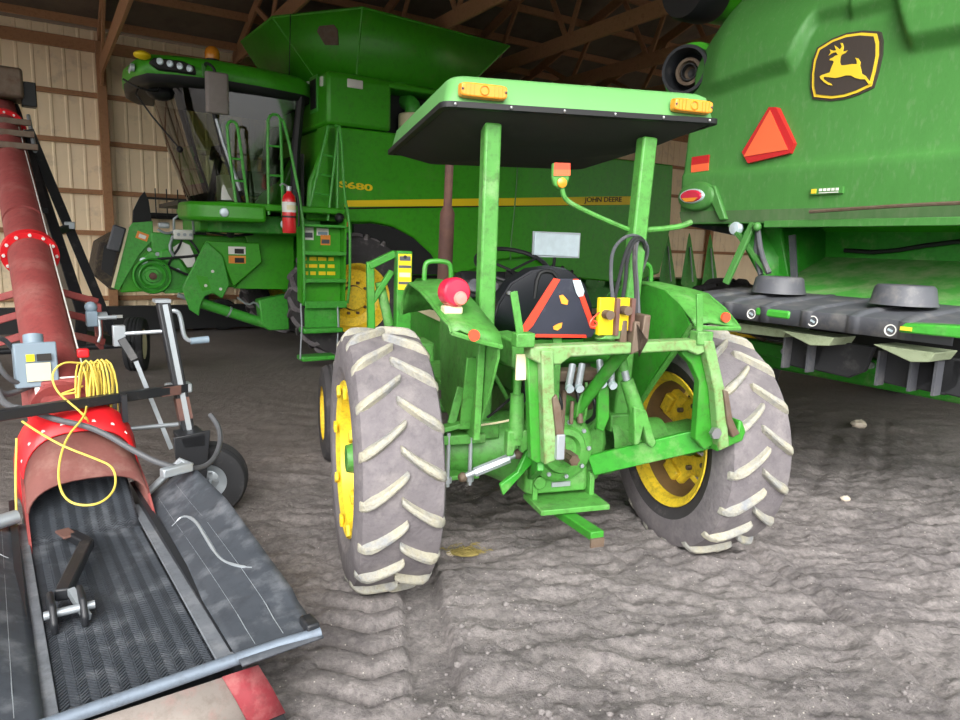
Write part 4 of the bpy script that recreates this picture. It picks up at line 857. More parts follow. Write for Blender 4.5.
MB().tube([(-.86,2.75,1.44),(-.88,2.2,1.50),(-.88,1.9,1.56)], .018, 8).build('drive_belt', 'black', FH)
MB().tube([(-.86,2.55,1.38),(-.88,2.3,1.26),(-.88,2.0,1.14)], .018, 8).build('drive_belt', 'black', FH)
for k, pts in enumerate((((-.84,2.30,1.72),(-.90,2.36,1.60),(-.86,2.46,1.46),(-.80,2.50,1.30)),((-.84,2.20,1.74),(-.92,2.12,1.62),(-.86,2.06,1.50)),((-.80,2.6,1.86),(-.86,2.5,1.80),(-.84,2.40,1.84)),((-.95,1.9,1.90),(-1.0,1.6,1.86),(-1.0,1.2,1.88),(-.95,.9,1.92)),((-.95,2.0,1.86),(-1.0,1.7,1.80),(-1.0,1.35,1.84)))):
    MB().tube(pts, .016, 8, smooth=2).build('hydraulic_hose', 'black' if k != 2 else 'galv', FH)
for y, z in ((2.72,1.58),(2.62,1.52),(2.50,1.12),(2.36,1.30),(2.86,1.24)):
    MB().cyl((-.79,y,z),(-.82,y,z),.028,n=8).build('case_bolt', 'galv', FH)
for y, z in ((1.95,1.30),(2.05,1.10),(1.85,1.05)):
    MB().cyl((-1.10,y,z),(-1.115,y,z),.022,n=8).build('shield_bolt', 'white', FH)
MB().bar((-.80,2.55,1.0),(-.80,1.95,1.02),.06,.06).build('lower_rail', 'cgreen2', FH, bevel=.005)
MB().box((-.78,2.12,1.0),(.05,.18,.05)).build('red_block', 'bred', FH)
sh = MB(); sh.loft([[(-1.10,y,z) for y, z in P_] for P_ in ([(2.02,1.72),(1.80,1.52),(1.72,1.11),(1.83,.91),(1.95,.99),(2.06,.95),(2.12,.82),(2.15,.67),(2.27,.76),(2.36,1.07)],)]+[[(-1.04,y,z) for y, z in [(2.02,1.72),(1.80,1.52),(1.72,1.11),(1.83,.91),(1.95,.99),(2.06,.95),(2.12,.82),(2.15,.67),(2.27,.76),(2.36,1.07)]]]); SH = sh.build('drive_shield', 'cgreen2', FH, bevel=.015)
MB().ext([(2.10,1.02),(2.18,1.25),(2.02,1.22),(1.98,1.05)], 'x', -1.11, -1.10).build('embossed_rib', 'cgreen', SH)
MB().ext([(2.01,1.72),(1.28,1.72),(1.24,1.44),(1.66,1.08),(1.76,1.36),(1.80,1.52)], 'x', -1.06, -.98).build('side_shield', 'cgreen', FH, bevel=.015)
for z, m in ((1.60,'white'),(1.47,'orange_decal')):
    o = MB().box((-1.066,1.60,z),(.006,.24,.11)).build('warning_decal', m, FH); MB().box((-1.071,1.57,z-.01),(.004,.13,.07)).build('decal_picture', 'decal_black', o)
o = MB().box((-.806,2.80,1.76),(.006,.15,.10),(.35,0,0)).build('warning_decal', 'orange_decal', FH); MB().box((-.811,2.80,1.755),(.004,.09,.05),(.35,0,0)).build('decal_picture', 'white', o)
MB().ext([(1.45,1.90),(.72,1.95),(.72,1.02),(1.62,1.04),(1.3,1.36)], 'x', -.90, -.80).build('feeder_side_panel', 'cgreen', FH, bevel=.01)
lc = MB(); lc.cyl((-.95,2.15,.86),(-.95,1.20,.52),.075,n=16); LC = lc.build('lift_cylinder', 'cgreen2', A)
MB().cyl((-.95,2.4,.96),(-.95,2.1,.85),.035,n=12).build('cylinder_rod', 'galv', LC)
MB().cyl((-.95,1.72,.71),(-.95,1.70,.70),.085,n=16).build('cylinder_band', 'galv', LC)
MB().ext([(1.30,.88),(.85,.96),(.85,.42),(1.16,.42),(1.26,.50)], 'x', -1.05, -.80).build('cylinder_mount', 'cgreen2', A, bevel=.02)
fl_ = MB(); fl_.tube([(-1.0,1.60,.92),(-1.02,1.45,.80),(-1.02,1.35,.86),(-1.0,1.25,.72)], .015, 6, smooth=1); fl_.build('hydraulic_fitting', 'galv', A)
for z in (1.95,): MB().bar((-1.0,2.1,z),(-1.0,.5,1.9),.12,.16).build('frame_rail', 'cgreen', A, bevel=.02)

# fire extinguisher hung on the rail
X = thing('fire_extinguisher', 'red fire extinguisher with white label hung on the green combine ladder rail', 'fire extinguisher', A.matrix_basis @ Vector((0,0,0)), 0)
bpy.context.view_layer.update()
X.location = A.matrix_world @ Vector((-2.36,1.22,1.86)); X.rotation_euler = A.rotation_euler
MB().lathe([(.001,0),(.082,.005),(.088,.03),(.088,.42),(.075,.48),(.035,.52),(.03,.56)], (0,0,0), (0,0,1), 28).build('cylinder', 'ext_red', X)
MB().lathe([(.0892,.27),(.0892,.40)], (0,0,0), (0,0,1), 28).build('label_band', 'white', X)
MB().lathe([(.0895,.30),(.0895,.36)], (0,0,0), (0,0,1), 28, a0=PI*.55, a1=PI*1.1).build('label_print', 'cream', X)
MB().lathe([(.092,.20),(.092,.225)], (0,0,0), (0,0,1), 28).build('strap', 'black', X)
MB().cyl((0,0,.54),(0,0,.60),.035).build('valve_head', 'galv', X)
MB().tube([(0,.02,.60),(-.02,.09,.63),(-.02,.12,.60)], .012).build('handle', 'galv', X)
MB().tube([(0,-.03,.58),(-.06,-.08,.55),(-.06,-.11,.40),(-.05,-.11,.10)], .014, 8, smooth=2).build('hose', 'black', X)
# ---------------------------------------------------------------- second combine on the right, seen from the rear (X right, Y forward)
B = thing('combine_harvester', 'dusty green combine on the right seen from behind, with deer emblem and orange triangle', 'combine', (2.58,4.54,0), -58)
XL, XR, XC = -1.77, .91, -.43
def hood_y(x, z):
    # lower shell sticks out; a shoulder line jogs up over the emblem
    zb = 3.04 + .07*float(ss(-1.7,-.85,x)) if x < XC else 3.05 + .02*float(ss(.8,0,x))
    zb += (.30)*float(ss(-.85,-.68,x))*float(ss(.02,-.16,x))
    y = .0 + .05*max(0, (2.43-z)) - .0
    y += .02*float(ss(2.42,2.46,z)) + .06*(max(z,2.45)-2.45)
    y -= .09*float(ss(zb-.03, zb+.10, z))*float(ss(XL, XL+.35, x))
    if z > 3.3: y += .60*(z-3.3)**2 + .12*(z-3.3)
    return y
def hood_left(z):
    return XL + (.30*((z-3.25)/.55)**1.3 if z > 3.25 else 0) + (.05*(2.1-z)/.1 if z < 2.1 else 0)
zs = [2.03,2.06,2.1,2.2,2.3,2.38,2.42,2.44,2.46,2.5,2.6,2.75,2.9]+[3.0+.012*k for k in range(40)]+[3.5,3.6,3.7,3.8,3.9,4.0,4.1]
def hood_pt(i, j, nu=110):
    z = zs[j]; xl = hood_left(z); xr = 2*XC-xl; t = i/nu; x = xl+(xr-xl)*t
    e = min(t, 1-t)*(xr-xl); y = hood_y(x, z)
    if e < .035: y += .035-math.sqrt(max(0, .035**2-(.035-e)**2))
    return (x, y, z)
hm = MB(); nz = len(zs)
V_ = [hood_pt(i, j) for i in range(111) for j in range(nz)]
hm.add(V_, [(i*nz+j,(i+1)*nz+j,(i+1)*nz+j+1,i*nz+j+1) for i in range(110) for j in range(nz-1)])
HB = hm.build('rear_hood', 'bgreen', B, ang=70)
tz = [hood_pt(i, nz-1) for i in range(0,111,10)]
MB().loft([[hood_pt(0, j) for j in range(nz)], [(hood_left(zs[j])-.0, 1.2+ (0 if zs[j] < 3.3 else .3*(zs[j]-3.3)), zs[j]) for j in range(nz)]], False, False).build('hood_side', 'bgreen', HB)
MB().loft([[hood_pt(110, j) for j in range(nz)], [(2*XC-hood_left(zs[j]), 1.2, zs[j]) for j in range(nz)]], False, False).build('hood_side', 'bgreen', HB)
MB().loft([tz, [(x, 2.2, 4.25) for x, y, z in tz]], False, False).build('hood_top', 'cgreen', HB)
bx = MB(); bx.ext([(.9,2.05),(.9,4.0),(2.2,4.2),(6.4,4.2),(6.4,1.5),(3.0,1.3),(1.8,1.6)], 'x', XL+.02, 2*XC-XL-.02); bx.build('body', 'cgreen', B, bevel=.03)
MB().ext([(.20,2.02),(.20,3.1),(.9,3.3),(.9,1.95)], 'x', XL-.035, XL-.005).build('side_trim', 'deck', B)
tk = MB(); tk.loft([[(XL+.35,1.2,3.6),(XR-.35,1.2,3.6),(XR-.35,4.5,3.6),(XL+.35,4.5,3.6)],[(XL-.15,.85,5.0),(XR+.15,.85,5.0),(XR+.15,5.0,5.0),(XL-.15,5.0,5.0)]], False); tk.build('grain_tank_extension', 'cgreen', B, solid=.04, ang=10)
# emblem
EM = [(-.628,3.215),(-.53,3.251),(-.432,3.263),(-.326,3.252),(-.227,3.224),(-.207,3.17),(-.197,3.089),(-.205,2.991),(-.22,2.901),(-.311,2.874),(-.398,2.861),(-.491,2.864),(-.621,2.896),(-.644,2.962),(-.654,3.05),(-.65,3.143)]
DEER = [(-.588,3.023),(-.571,3.031),(-.516,3.037),(-.506,3.073),(-.494,3.101),(-.504,3.112),(-.526,3.118),(-.527,3.126),(-.502,3.132),(-.489,3.14),(-.47,3.141),(-.487,3.162),(-.51,3.162),(-.539,3.151),(-.524,3.169),(-.535,3.19),(-.508,3.175),(-.487,3.174),(-.503,3.208),(-.476,3.187),(-.462,3.173),(-.449,3.189),(-.463,3.216),(-.448,3.211),(-.437,3.186),(-.439,3.157),(-.422,3.154),(-.406,3.158),(-.421,3.142),(-.442,3.138),(-.452,3.126),(-.452,3.092),(-.44,3.068),(-.407,3.064),(-.366,3.063),(-.33,3.056),(-.332,3.076),(-.347,3.099),(-.326,3.09),(-.307,3.064),(-.308,3.043),(-.297,3.015),(-.289,2.988),(-.26,2.968),(-.237,2.938),(-.222,2.914),(-.233,2.912),(-.261,2.949),(-.297,2.956),(-.331,2.97),(-.361,2.99),(-.399,2.997),(-.439,2.993),(-.473,2.993),(-.512,3.005),(-.557,3.017),(-.559,3.002),(-.526,2.977),(-.498,2.961),(-.488,2.948),(-.515,2.956),(-.552,2.982),(-.577,3.005)]
def grow(P, s):
    cx = sum(p[0] for p in P)/len(P); cz = sum(p[1] for p in P)/len(P)
    return [(cx+(x-cx)*s, cz+(z-cz)*s) for x, z in P]
EMB_DY = .088
o = MB().ext(grow(EM,1.07), 'y', EMB_DY-.052, EMB_DY+.02).build('emblem', 'ivory', HB)
MB().ext(grow(EM,1.0), 'y', EMB_DY-.058, EMB_DY-.050).build('emblem_border', 'emb_yellow', o)
MB().ext(grow(EM,.915), 'y', EMB_DY-.063, EMB_DY-.056).build('emblem_field', 'ivory', o)
MB().ext(DEER, 'y', EMB_DY-.069, EMB_DY-.061).build('leaping_deer', 'emb_yellow', o)
UA = MB().cyl((-2.15,.55,4.10),(-2.2,5.2,4.35),.24,n=28).build('unloading_auger', 'cgreen', B)
MB().lathe([(.25,0),(.265,.08),(.255,.30),(.23,.36),(.001,.36)], (-2.15,.60,4.10), (.05,-1,-.12), 28).build('spout_boot', 'black', UA)
# triangle, tape, tail lamp, sticker
SV = MB().ext([(-.95,2.868),(-.89,2.86),(-.713,2.588),(-.737,2.521),(-1.088,2.479),(-1.152,2.566)], 'y', -.012, .05).build('slow_vehicle_triangle', 'smv_dark_red', B)
MB().ext([(-.935,2.845),(-.755,2.548),(-1.128,2.53)], 'y', -.017, -.011).build('orange_centre', 'smv_orange', SV)
MB().ext([(-1.665,2.575),(-1.49,2.58),(-1.49,2.515),(-1.665,2.51)], 'y', .012, .045).build('red_tape', 'smv_dark_red', B)
MB().ext([(-1.665,2.51),(-1.49,2.515),(-1.485,2.455),(-1.66,2.45)], 'y', .012, .045).build('orange_tape', 'smv_orange', B)
def ell(cx, cz, rx, rz, n=32): return [(cx+rx*math.cos(2*PI*i/n), cz+rz*math.sin(2*PI*i/n)) for i in range(n)]
lb = MB(); lb.loft([[(x, .06, z) for x, z in ell(-1.56,2.25,.20,.13)], [(x, -.03, z) for x, z in ell(-1.56,2.25,.185,.115)], [(x, -.045, z) for x, z in ell(-1.56,2.25,.16,.09)]]); LB = lb.build('tail_lamp_pod', 'bgreen', B, bevel=.01)
MB().loft([[(x, -.04, z) for x, z in ell(-1.575,2.25,.13,.062)], [(x, -.062, z) for x, z in ell(-1.575,2.25,.12,.055)]]).build('lamp_bezel', 'silver', LB)
MB().loft([[(x, -.055, z) for x, z in ell(-1.575,2.25,.118,.054)], [(x, -.075, z) for x, z in ell(-1.575,2.25,.10,.042)]]).build('red_lens', 'redlens', LB, bevel=.006)
MB().ext([(-1.66,2.235),(-1.49,2.235),(-1.53,2.205),(-1.62,2.205)], 'y', -.079, -.074).build('amber_lens', 'amber', LB)
MB().ext([(-1.42,2.33),(-1.38,2.33),(-1.24,2.06),(-1.30,2.05),(-1.42,2.22)], 'y', -.02, .04).build('moulded_rib', 'bgreen', HB, bevel=.01)
MB().loft([[(hood_left(z)+.02,hood_y(-1.6,z)-.004,z),(2*XC-hood_left(z)-.02,hood_y(-1.6,z)-.004,z)] for z in (2.04,2.08,2.13)], False, False).build('soiled_lower_strip', 'soiled', HB)
SK = MB().ext([(-.543,2.267),(-.31,2.268),(-.31,2.222),(-.543,2.218)], 'y', -.012, .02).build('dealer_sticker', 'bgreen', B)
MB().box((-.515,-.015,2.243),(.035,.006,.03)).build('sticker_logo', 'emb_yellow', SK)
for k in range(5): MB().box((-.465+k*.03,-.015,2.25),(.02,.006,.018)).build('sticker_letter', 'white', SK)
MB().box((-.405,-.015,2.23),(.14,.006,.006)).build('sticker_line', 'white', SK)
# exhaust on the left shoulder, camera on top
exm = MB(); ec = Vector((-1.84,.10,3.29)); ed = Vector((.38,-1,-.03))
exm.lathe([(.20,-.35),(.20,.10),(.195,.13),(.17,.13),(.16,.06),(.15,-.05),(.10,-.10)], ec, ed, 40); EX = exm.build('engine_exhaust_shroud', 'black_paint', B)
MB().lathe([(.23,-.22),(.26,-.10),(.245,-.03),(.19,-.02)], ec, ed, 40).build('shroud_ring', 'cgreen', EX)
MB().lathe([(.11,-.12),(.11,.04),(.085,.045),(.08,.0),(.001,-.1)], ec, ed, 32).build('exhaust_pipe', 'steel_dirty', EX)
MB().lathe([(.07,-.1),(.07,.03),(.06,.03),(.055,-.05),(.001,-.06)], ec, ed, 28).build('pipe_core', 'black', EX)
cm = MB(); cm.ext([(-.62,3.47),(-.38,3.50),(-.36,3.56),(-.42,3.62),(-.58,3.61)], 'y', .12, .34); CMO = cm.build('camera_housing', 'bgreen', B, bevel=.02)
MB().cyl((-.46,.12,3.50),(-.46,.09,3.47),.022).build('camera_lens', 'white', CMO)
# cavity under the hood: chopper throat
MB().ext([(-1.20,1.60),(.84,1.60),(.84,2.08),(-1.05,2.08)], 'y', 1.0, 1.06).build('chopper_back_panel', 'bgreen2', B)
MB().ext([(1.02,1.80),(1.02,1.60),(.0,1.44),(.0,1.47),(.5,1.62)], 'x', -1.0, .84).build('chopper_floor', 'straw', B)
cp = MB(); cp.add([(-1.28,.10,2.06),(-1.05,1.0,2.06),(-1.0,1.0,1.62),(-.95,.25,1.55),(-.98,.10,1.66)], [(0,1,2,3,4)]); cp.build('chopper_side_panel', 'bgreen2', B, solid=.03)
MB().bar((-1.22,.02,2.02),(-.82,.0,1.66),.035,.03).build('side_panel_edge', 'bgreen', B)
MB().bar((-.90,.02,2.02),(.84,-.03,2.03),.05,.05).build('hood_lower_rail', 'bgreen', B, bevel=.005)
hz = MB(); hz.tube([(-.5,-.06,2.10),(.0,-.07,2.12),(.4,-.07,2.13),(.8,-.07,2.13)], .012, 6, smooth=1); hz.build('wire_loom', 'steel_dirty', B)
hz = MB(); hz.tube([(-.80,.92,1.85),(-.5,.94,1.84),(-.1,.95,1.92),(.3,.95,1.96),(.8,.95,2.0)], .018, 6, smooth=1); hz.build('rear_wire_loom', 'black', B)
MB().ext([(-1.32,2.06),(-1.02,2.06),(-.88,1.62),(-1.02,1.62),(-1.30,1.90)], 'y', .34, .38).build('chopper_bracket', 'bgreen2', B, bevel=.01)
MB().bar((-.98,-.02,2.03),(-1.12,-.10,1.56),.055,.03,(0,1,0)).build('support_arm', 'bgreen', B, bevel=.006)
MB().tube([(-.95,.0,1.98),(-.90,.0,1.80),(-.80,-.02,1.66)], .02, 8, smooth=1).build('hydraulic_line', 'deck', B)
MB().tube([(-.97,.03,1.98),(-.97,.03,1.8),(-.90,.02,1.64)], .02, 8, smooth=1).build('hydraulic_line', 'deck', B)
MB().lathe([(.045,0),(.058,.03),(.045,.06),(.001,.065)], (-1.17,.06,1.99), (0,-1,0), 18).build('rear_work_lamp', 'silver', B)
MB().ball((-.93,-.04,2.0), .035, 10).build('pivot_bracket', 'bgreen', B)
MB().bar((-.86,.3,1.95),(-.80,.3,1.60),.05,.02,(0,1,0)).build('grey_strap', 'deck', B)
# straw spreader deck with two domes
def dk(x, y):
    t = (y+.55)/1.0
    z = 1.455+.085*t
    return z
DX0, DX1 = -1.25, .72
xk = [DX0+(DX1-DX0)*i/260 for i in range(261)]
ribs = [-.98,-.72,-.42,-.12,.18,.48]
def deckpt(x, s):
    # s: 0 lower front lip, 1 front edge, then back
    rb = sum(.020*math.exp(-((x-r)/.030)**4) for r in ribs)
    y0 = -.50 - .06*math.sin((x+1.3)*1.5)*.3
    if s == 0: return (x, y0-.035-rb*.3, 1.35)
    if s == 1: return (x, y0-.03-rb, 1.45)
    return (x, y0+(s-1)*.30*.9, dk(x, y0+(s-1)*.27)+rb*(1-(s-1)/3.)**.5)
dm_ = MB(); dm_.loft([[deckpt(x, s) for x in xk] for s in (0,.999,1,1.15,2,3,4)], False, False) if False else dm_.loft([[deckpt(x, s) for x in xk] for s in (0,1,1.2,2,3,4)], False, False)
DK = dm_.build('straw_spreader_deck', 'deck', B, solid=.012, ang=30)
for cx, cy in ((-.70,-.03),(.24,-.13)):
    MB().lathe([(.19,0),(.182,.02),(.165,.105),(.15,.12),(.001,.122)], (cx,cy,1.52), (0,0,1), 40).build('spreader_dome', 'deck', DK)
for x in (-.52,-.07,.40):
    pp = deckpt(x, .5); lg = MB(); lg.lathe([(.032,0),(.034,.008),(.028,.008),(.026,0)], (x,deckpt(x,1)[1]-.005,1.395), (0,-1,.1), 24); lg.build('moulded_logo', 'white', DK)
    MB().box((x,deckpt(x,1)[1]-.012,1.395),(.03,.006,.012),(0,.4,0)).build('logo_mark', 'silver', DK)
MB().box((-.36,-.53,1.415),(.26,.07,.055)).build('lit_slot', 'cgreen2', DK, bevel=.015)
MB().ext([(.50,1.43),(.53,1.455),(.94,1.475),(.94,1.41),(.50,1.40)], 'y', -.66, -.50).build('green_end_plate', 'cgreen2', B, bevel=.01)
MB().box((.54,-.665,1.425),(.06,.006,.02)).build('yellow_decal', 'emb_yellow', B)
for x0, x1, yy in ((-1.1,-.32,-.38),(-.32,.05,-.46),(.32,.66,-.52)):
    MB().ext([(x0,1.305),(x1,1.305),(x1-.03,1.25),(x0+.22,1.235)], 'y', yy-.05, yy+.2).build('deflector_plate', 'pale_plate', B, bevel=.005)
for x, w_ in ((-.24,.13),(.0,.20),(.42,.16),(.58,.13),(.72,.14)):
    MB().ext([(x-w_,1.26),(x+w_,1.26),(x+w_*.8,1.10),(x+w_*.3,1.04),(x-w_*.9,1.05)], 'y', -.32, -.28).build('spreader_paddle', 'black_rubber', B, bevel=.01)
    MB().bar((x-w_*.9,-.36,1.25),(x-w_*.9,-.36,1.04),.015,.08,(0,1,0)).build('paddle_rib', 'deck', B)
MB().ext([(-1.2,1.40),(-1.2,1.15),(.84,1.10),(.84,1.40)], 'y', .2, .9).build('chopper_frame', 'black', B)
MB().box((-.2,.50,1.02),(2.6,.14,.11)).build('rear_cross_beam', 'bgreen2', B, bevel=.01)
for k in range(4): MB().cyl((-.9+k*.35,.43,1.03),(-.9+k*.35,.40,1.03),.025,n=8).build('beam_bolt', 'galv', B)
MB().box((-.43,1.5,.80),(3.4,.22,.22)).build('rear_axle', 'bgreen2', B, bevel=.02)
MB().tube([(-1.30,.2,1.35),(-1.25,.35,1.2),(-1.15,.5,1.1)], .04, 8, smooth=1).build('tailings_pipe', 'steel_dirty', B)
def bwheel(c, Rr, W_, rim):
    body, side_, lug = ag_tyre(c, Rr, W_, rim, nl=18, lh=.04, lw=.06, flip=1, slope=.42, n=56)
    w = body.build('steering_tyre', 'sidewall', B); side_.build('sidewall', 'sidewall', w); lug.build('tread', 'sidewall', w)
    MB().lathe([(rim+.02,-W_*.43),(rim-.04,-W_*.35),(rim-.05,-.05),(.1,-.03),(.1,.03),(rim-.05,.05),(rim-.04,W_*.35),(rim+.02,W_*.43)], c, (1,0,0), 40).build('rim', 'yellow', w)
bwheel((-2.33,1.5,.76), .78, .48, .38); bwheel((1.50,1.5,.76), .78, .48, .38)
def bdrive(c): 
    body, side_, lug = ag_tyre(c, .96, .54, .5, nl=20, lh=.05, lw=.07, n=48); w = body.build('drive_tyre', 'sidewall', B); side_.build('sidewall','sidewall',w); lug.build('tread','sidewall',w)
    MB().lathe([(.5,-.22),(.45,-.1),(.1,-.05),(.1,.05),(.45,.1),(.5,.22)], c, (1,0,0), 40).build('rim', 'yellow', w)
bdrive((-2.3,5.2,.955)); bdrive((1.44,5.2,.955))
MB().box((-.43,5.2,1.0),(3.6,.4,.4)).build('front_axle', 'bgreen2', B)
# ---------------------------------------------------------------- belt conveyor on the left (local Y runs up the tube, X right)
C = thing('belt_conveyor', 'faded red tube belt conveyor with black rubber intake hopper, at the left edge', 'conveyor', (-1.05,2.03,0), 36)
def tp(y, x=-.02): return Vector((x, y, .70+.44*(y-2)))
TD = Vector((0,1,.44)).normalized()
tu = MB(); tu.lathe([(.148,0),(.148,2.55)], tp(2.25), TD, 40, True); TU = tu.build('conveyor_tube', 'cred', C)
MB().lathe([(.148,0),(.148,2.6)], tp(2.25)+TD*2.6, TD, 40, True).build('conveyor_tube', 'cred', C)
MB().lathe([(.148,0),(.148,.8)], tp(2.25)+TD*5.3, TD, 40, True).build('conveyor_tube', 'cred', C)
for d in (2.0, 5.1):
    p = tp(2.25)+TD*d
    f = MB(); f.lathe([(.145,-.03),(.192,-.03),(.192,.03),(.145,.03)], p, TD, 40); fo = f.build('tube_flange', 'bred', C)
    b = MB(); bolts(b, p-TD*.03, -TD, .171, 12, .012, .015); b.build('flange_bolt_ring', 'white', fo)
MB().tube([tp(2.4,.12)+Vector((0,0,.10)), tp(6.6,.09)+Vector((0,0,.12))], .005, 6).build('guide_cable', 'white', C)
MB().bar(tp(5.0,.16)+Vector((0,0,-.05)), tp(6.7,.16)+Vector((0,0,.02)), .05, .05).build('tube_rail', 'black_paint', C)
# drive head
hd = MB(); hd.box(tp(7.4)+Vector((-.1,0,.30)), (.62,.5,.32)); HD2 = hd.build('motor_cover', 'steel_dirty', C, bevel=.03)
MB().box(tp(7.3)+Vector((.26,0,.25)), (.14,.16,.26)).build('drive_bracket', 'black', C, bevel=.01)
for k in range(3): MB().bar(tp(5.9+.35*k,-.22)+Vector((0,0,.17)), tp(5.9+.35*k,.2)+Vector((0,0,.17)), .06, .06).build('cross_clamp', 'steel_dirty', C, bevel=.005)
MB().tube([tp(6.0,.18)+Vector((0,0,.1)), tp(6.9,.2)+Vector((0,0,.15))], .02).build('take_up_rod', 'galv', C)
# undercarriage A-frame, wide black channel beside the tube, red outriggers, transport wheels
UC = MB().bar((.30,4.2,1.0),(.10,7.6,3.05),.09,.36,(0,0,1)).build('undercarriage_channel', 'black_paint', C, bevel=.008)
MB().bar((-.34,4.2,1.0),(-.24,7.6,3.05),.09,.36,(0,0,1)).build('undercarriage_channel', 'black_paint', C, bevel=.008)
MB().bar((1.0,7.3,.40),(.16,6.4,2.80),.06,.10,(1,0,0)).build('lift_arm', 'black_paint', C, bevel=.006)
MB().bar((-1.0,7.3,.40),(-.2,6.4,2.80),.06,.10,(1,0,0)).build('lift_arm', 'black_paint', C, bevel=.006)
MB().bar((.28,6.4,1.75),(.52,6.75,1.85),.05,.07).build('arm_link', 'black_paint', C)
MB().box((.50,6.72,1.86),(.10,.12,.08)).build('link_clamp', 'galv', C, bevel=.01)
MB().bar((.30,4.3,.95),(1.18,7.6,.36),.07,.09).build('axle_arm', 'black_paint', C, bevel=.006)
MB().bar((-.30,4.3,.95),(-1.18,7.6,.36),.07,.09).build('axle_arm', 'black_paint', C, bevel=.006)
MB().cyl((-1.3,7.69,.35),(1.3,7.69,.35),.04).build('transport_axle', 'black_paint', C)
def small_wheel(name, c, ax, R_, W_, rimr, m_rim, parent, m='black_rubber'):
    w = MB(); k = W_/2
    w.lathe([(rimr,-k*.8),(R_*.8,-k),(R_*.93,-k*.95),(R_*.985,-k*.75),(R_,-k*.5),(R_-.01,-k*.42),(R_-.01,-k*.32),(R_,-k*.25),(R_,-.01),(R_-.01,-.004),(R_-.01,.004),(R_,.01),(R_,k*.25),(R_-.01,k*.32),(R_-.01,k*.42),(R_,k*.5),(R_*.985,k*.75),(R_*.93,k*.95),(R_*.8,k),(rimr,k*.8)], c, ax, 48)
    o = w.build(name, m, parent)
    r = MB(); r.lathe([(rimr+.015,-k*.82),(rimr-.02,-k*.6),(rimr*.55,-k*.35),(.03,-k*.5),(.001,-k*.5)], c, ax, 36); r.lathe([(rimr+.015,k*.82),(rimr-.02,k*.6),(rimr*.55,k*.35),(.03,k*.5),(.001,k*.5)], c, ax, 36)
    ro = r.build('rim', m_rim, o); b = MB(); bolts(b, Vector(c)+Vector(ax).normalized()*k*.36, ax, rimr*.42, 5, .012, .02); bolts(b, Vector(c)-Vector(ax).normalized()*k*.36, -Vector(ax), rimr*.42, 5, .012, .02); b.build('wheel_nut_ring', 'galv', ro)
    return o
small_wheel('transport_wheel', (1.27,7.69,.355), (1,-.35,0), .355, .24, .20, 'cream', C)
small_wheel('transport_wheel', (-1.27,7.69,.355), (1,0,0), .355, .24, .20, 'cream', C)
for sx in (-1, 1):
    for k, (yy, zz) in enumerate(((3.75,1.30),(3.6,1.16),(3.5,1.02))):
        MB().bar((sx*.10,yy-.05,zz+.06),(sx*.36,yy+.05,zz-.03),.12,.05,(0,0,1)).build('frame_outrigger', 'cred', C, bevel=.006)
    MB().box((sx*.36,3.66,1.10),(.03,.24,.34)).build('outrigger_plate', 'cred', C, bevel=.006)
wi = MB(); wi.cyl((.28,3.35,1.20),(.38,3.38,1.20),.03,n=14); WI = wi.build('winch_drum', 'galv', C)
MB().ball((.28,3.32,1.27), .042, 12).build('winch_cap', 'box_grey', WI)
MB().box((.28,3.30,1.19),(.075,.07,.11)).build('winch_body', 'box_grey', WI, bevel=.01)
MB().tube([(.31,3.25,1.20),(.43,3.26,1.20)], .015).build('winch_grip', 'galv', WI)
MB().tube([(.32,3.25,1.20),(.32,3.24,1.08),(.30,3.22,1.03)], .010).build('winch_crank', 'galv', WI)
# hood at the foot of the tube
def arch_ring(y, w, zb, zt, dz=0, n=18, x0=.035):
    pts = [(x0-w, y, zb)]
    for i in range(n+1):
        a = PI-PI*i/n; pts.append((x0+w*math.copysign(abs(math.cos(a))**.75, math.cos(a)), y+.0, zb+.10+(zt-zb-.10)*abs(math.sin(a))**.75))
    pts.append((x0+w, y, zb)); return pts
hm2 = MB(); hm2.loft([arch_ring(1.62,.275,.27,.56), arch_ring(1.80,.27,.30,.67), arch_ring(1.93,.265,.34,.74)], False, False); HO = hm2.build('intake_hood', 'dred', C, solid=.012, ang=60)
fm2 = MB(); fm2.loft([arch_ring(1.90,.272,.34,.74), arch_ring(2.06,.285,.36,.81), arch_ring(2.12,.30,.36,.84), arch_ring(2.14,.30,.36,.84), arch_ring(2.14,.2,.40,.7)], False, False); FM = fm2.build('hood_flange', 'bred', C, solid=.01, ang=30)
b = MB()
for i in range(3, 17, 2):
    p = arch_ring(1.98,.275,.35,.772)[i]; b.cyl(p, (p[0], p[1]-.02, p[2]+.0), .011, n=6)
b.build('hood_bolt_row', 'white', FM)
for sx in (-1, 1): MB().ext([(1.35,.27),(2.05,.30),(2.05,.56),(1.68,.46)], 'x', .035+sx*.275-.006, .035+sx*.275+.006).build('hood_cheek', 'cred', HO)
tr = MB(); tr.loft([arch_ring(2.12,.25,.42,.80), arch_ring(2.35,.19,.55,.95)], False, False); tr.build('transition_duct', 'cred', C, solid=.01, ang=60)
MB().box((.03,2.38,.76),(.42,.34,.05),(.4,0,0)).build('motor_base', 'bred', C, bevel=.008)
MB().box((-.02,2.24,.93),(.24,.012,.10),(-.35,0,0)).build('maker_plate', 'white', C, bevel=.003)
MB().box((-.02,2.231,.935),(.13,.006,.035),(-.35,0,0)).build('plate_mark', 'redlens', C)
MB().box((.05,2.30,.90),(.34,.16,.14)).build('drive_housing', 'cred', C, bevel=.02)
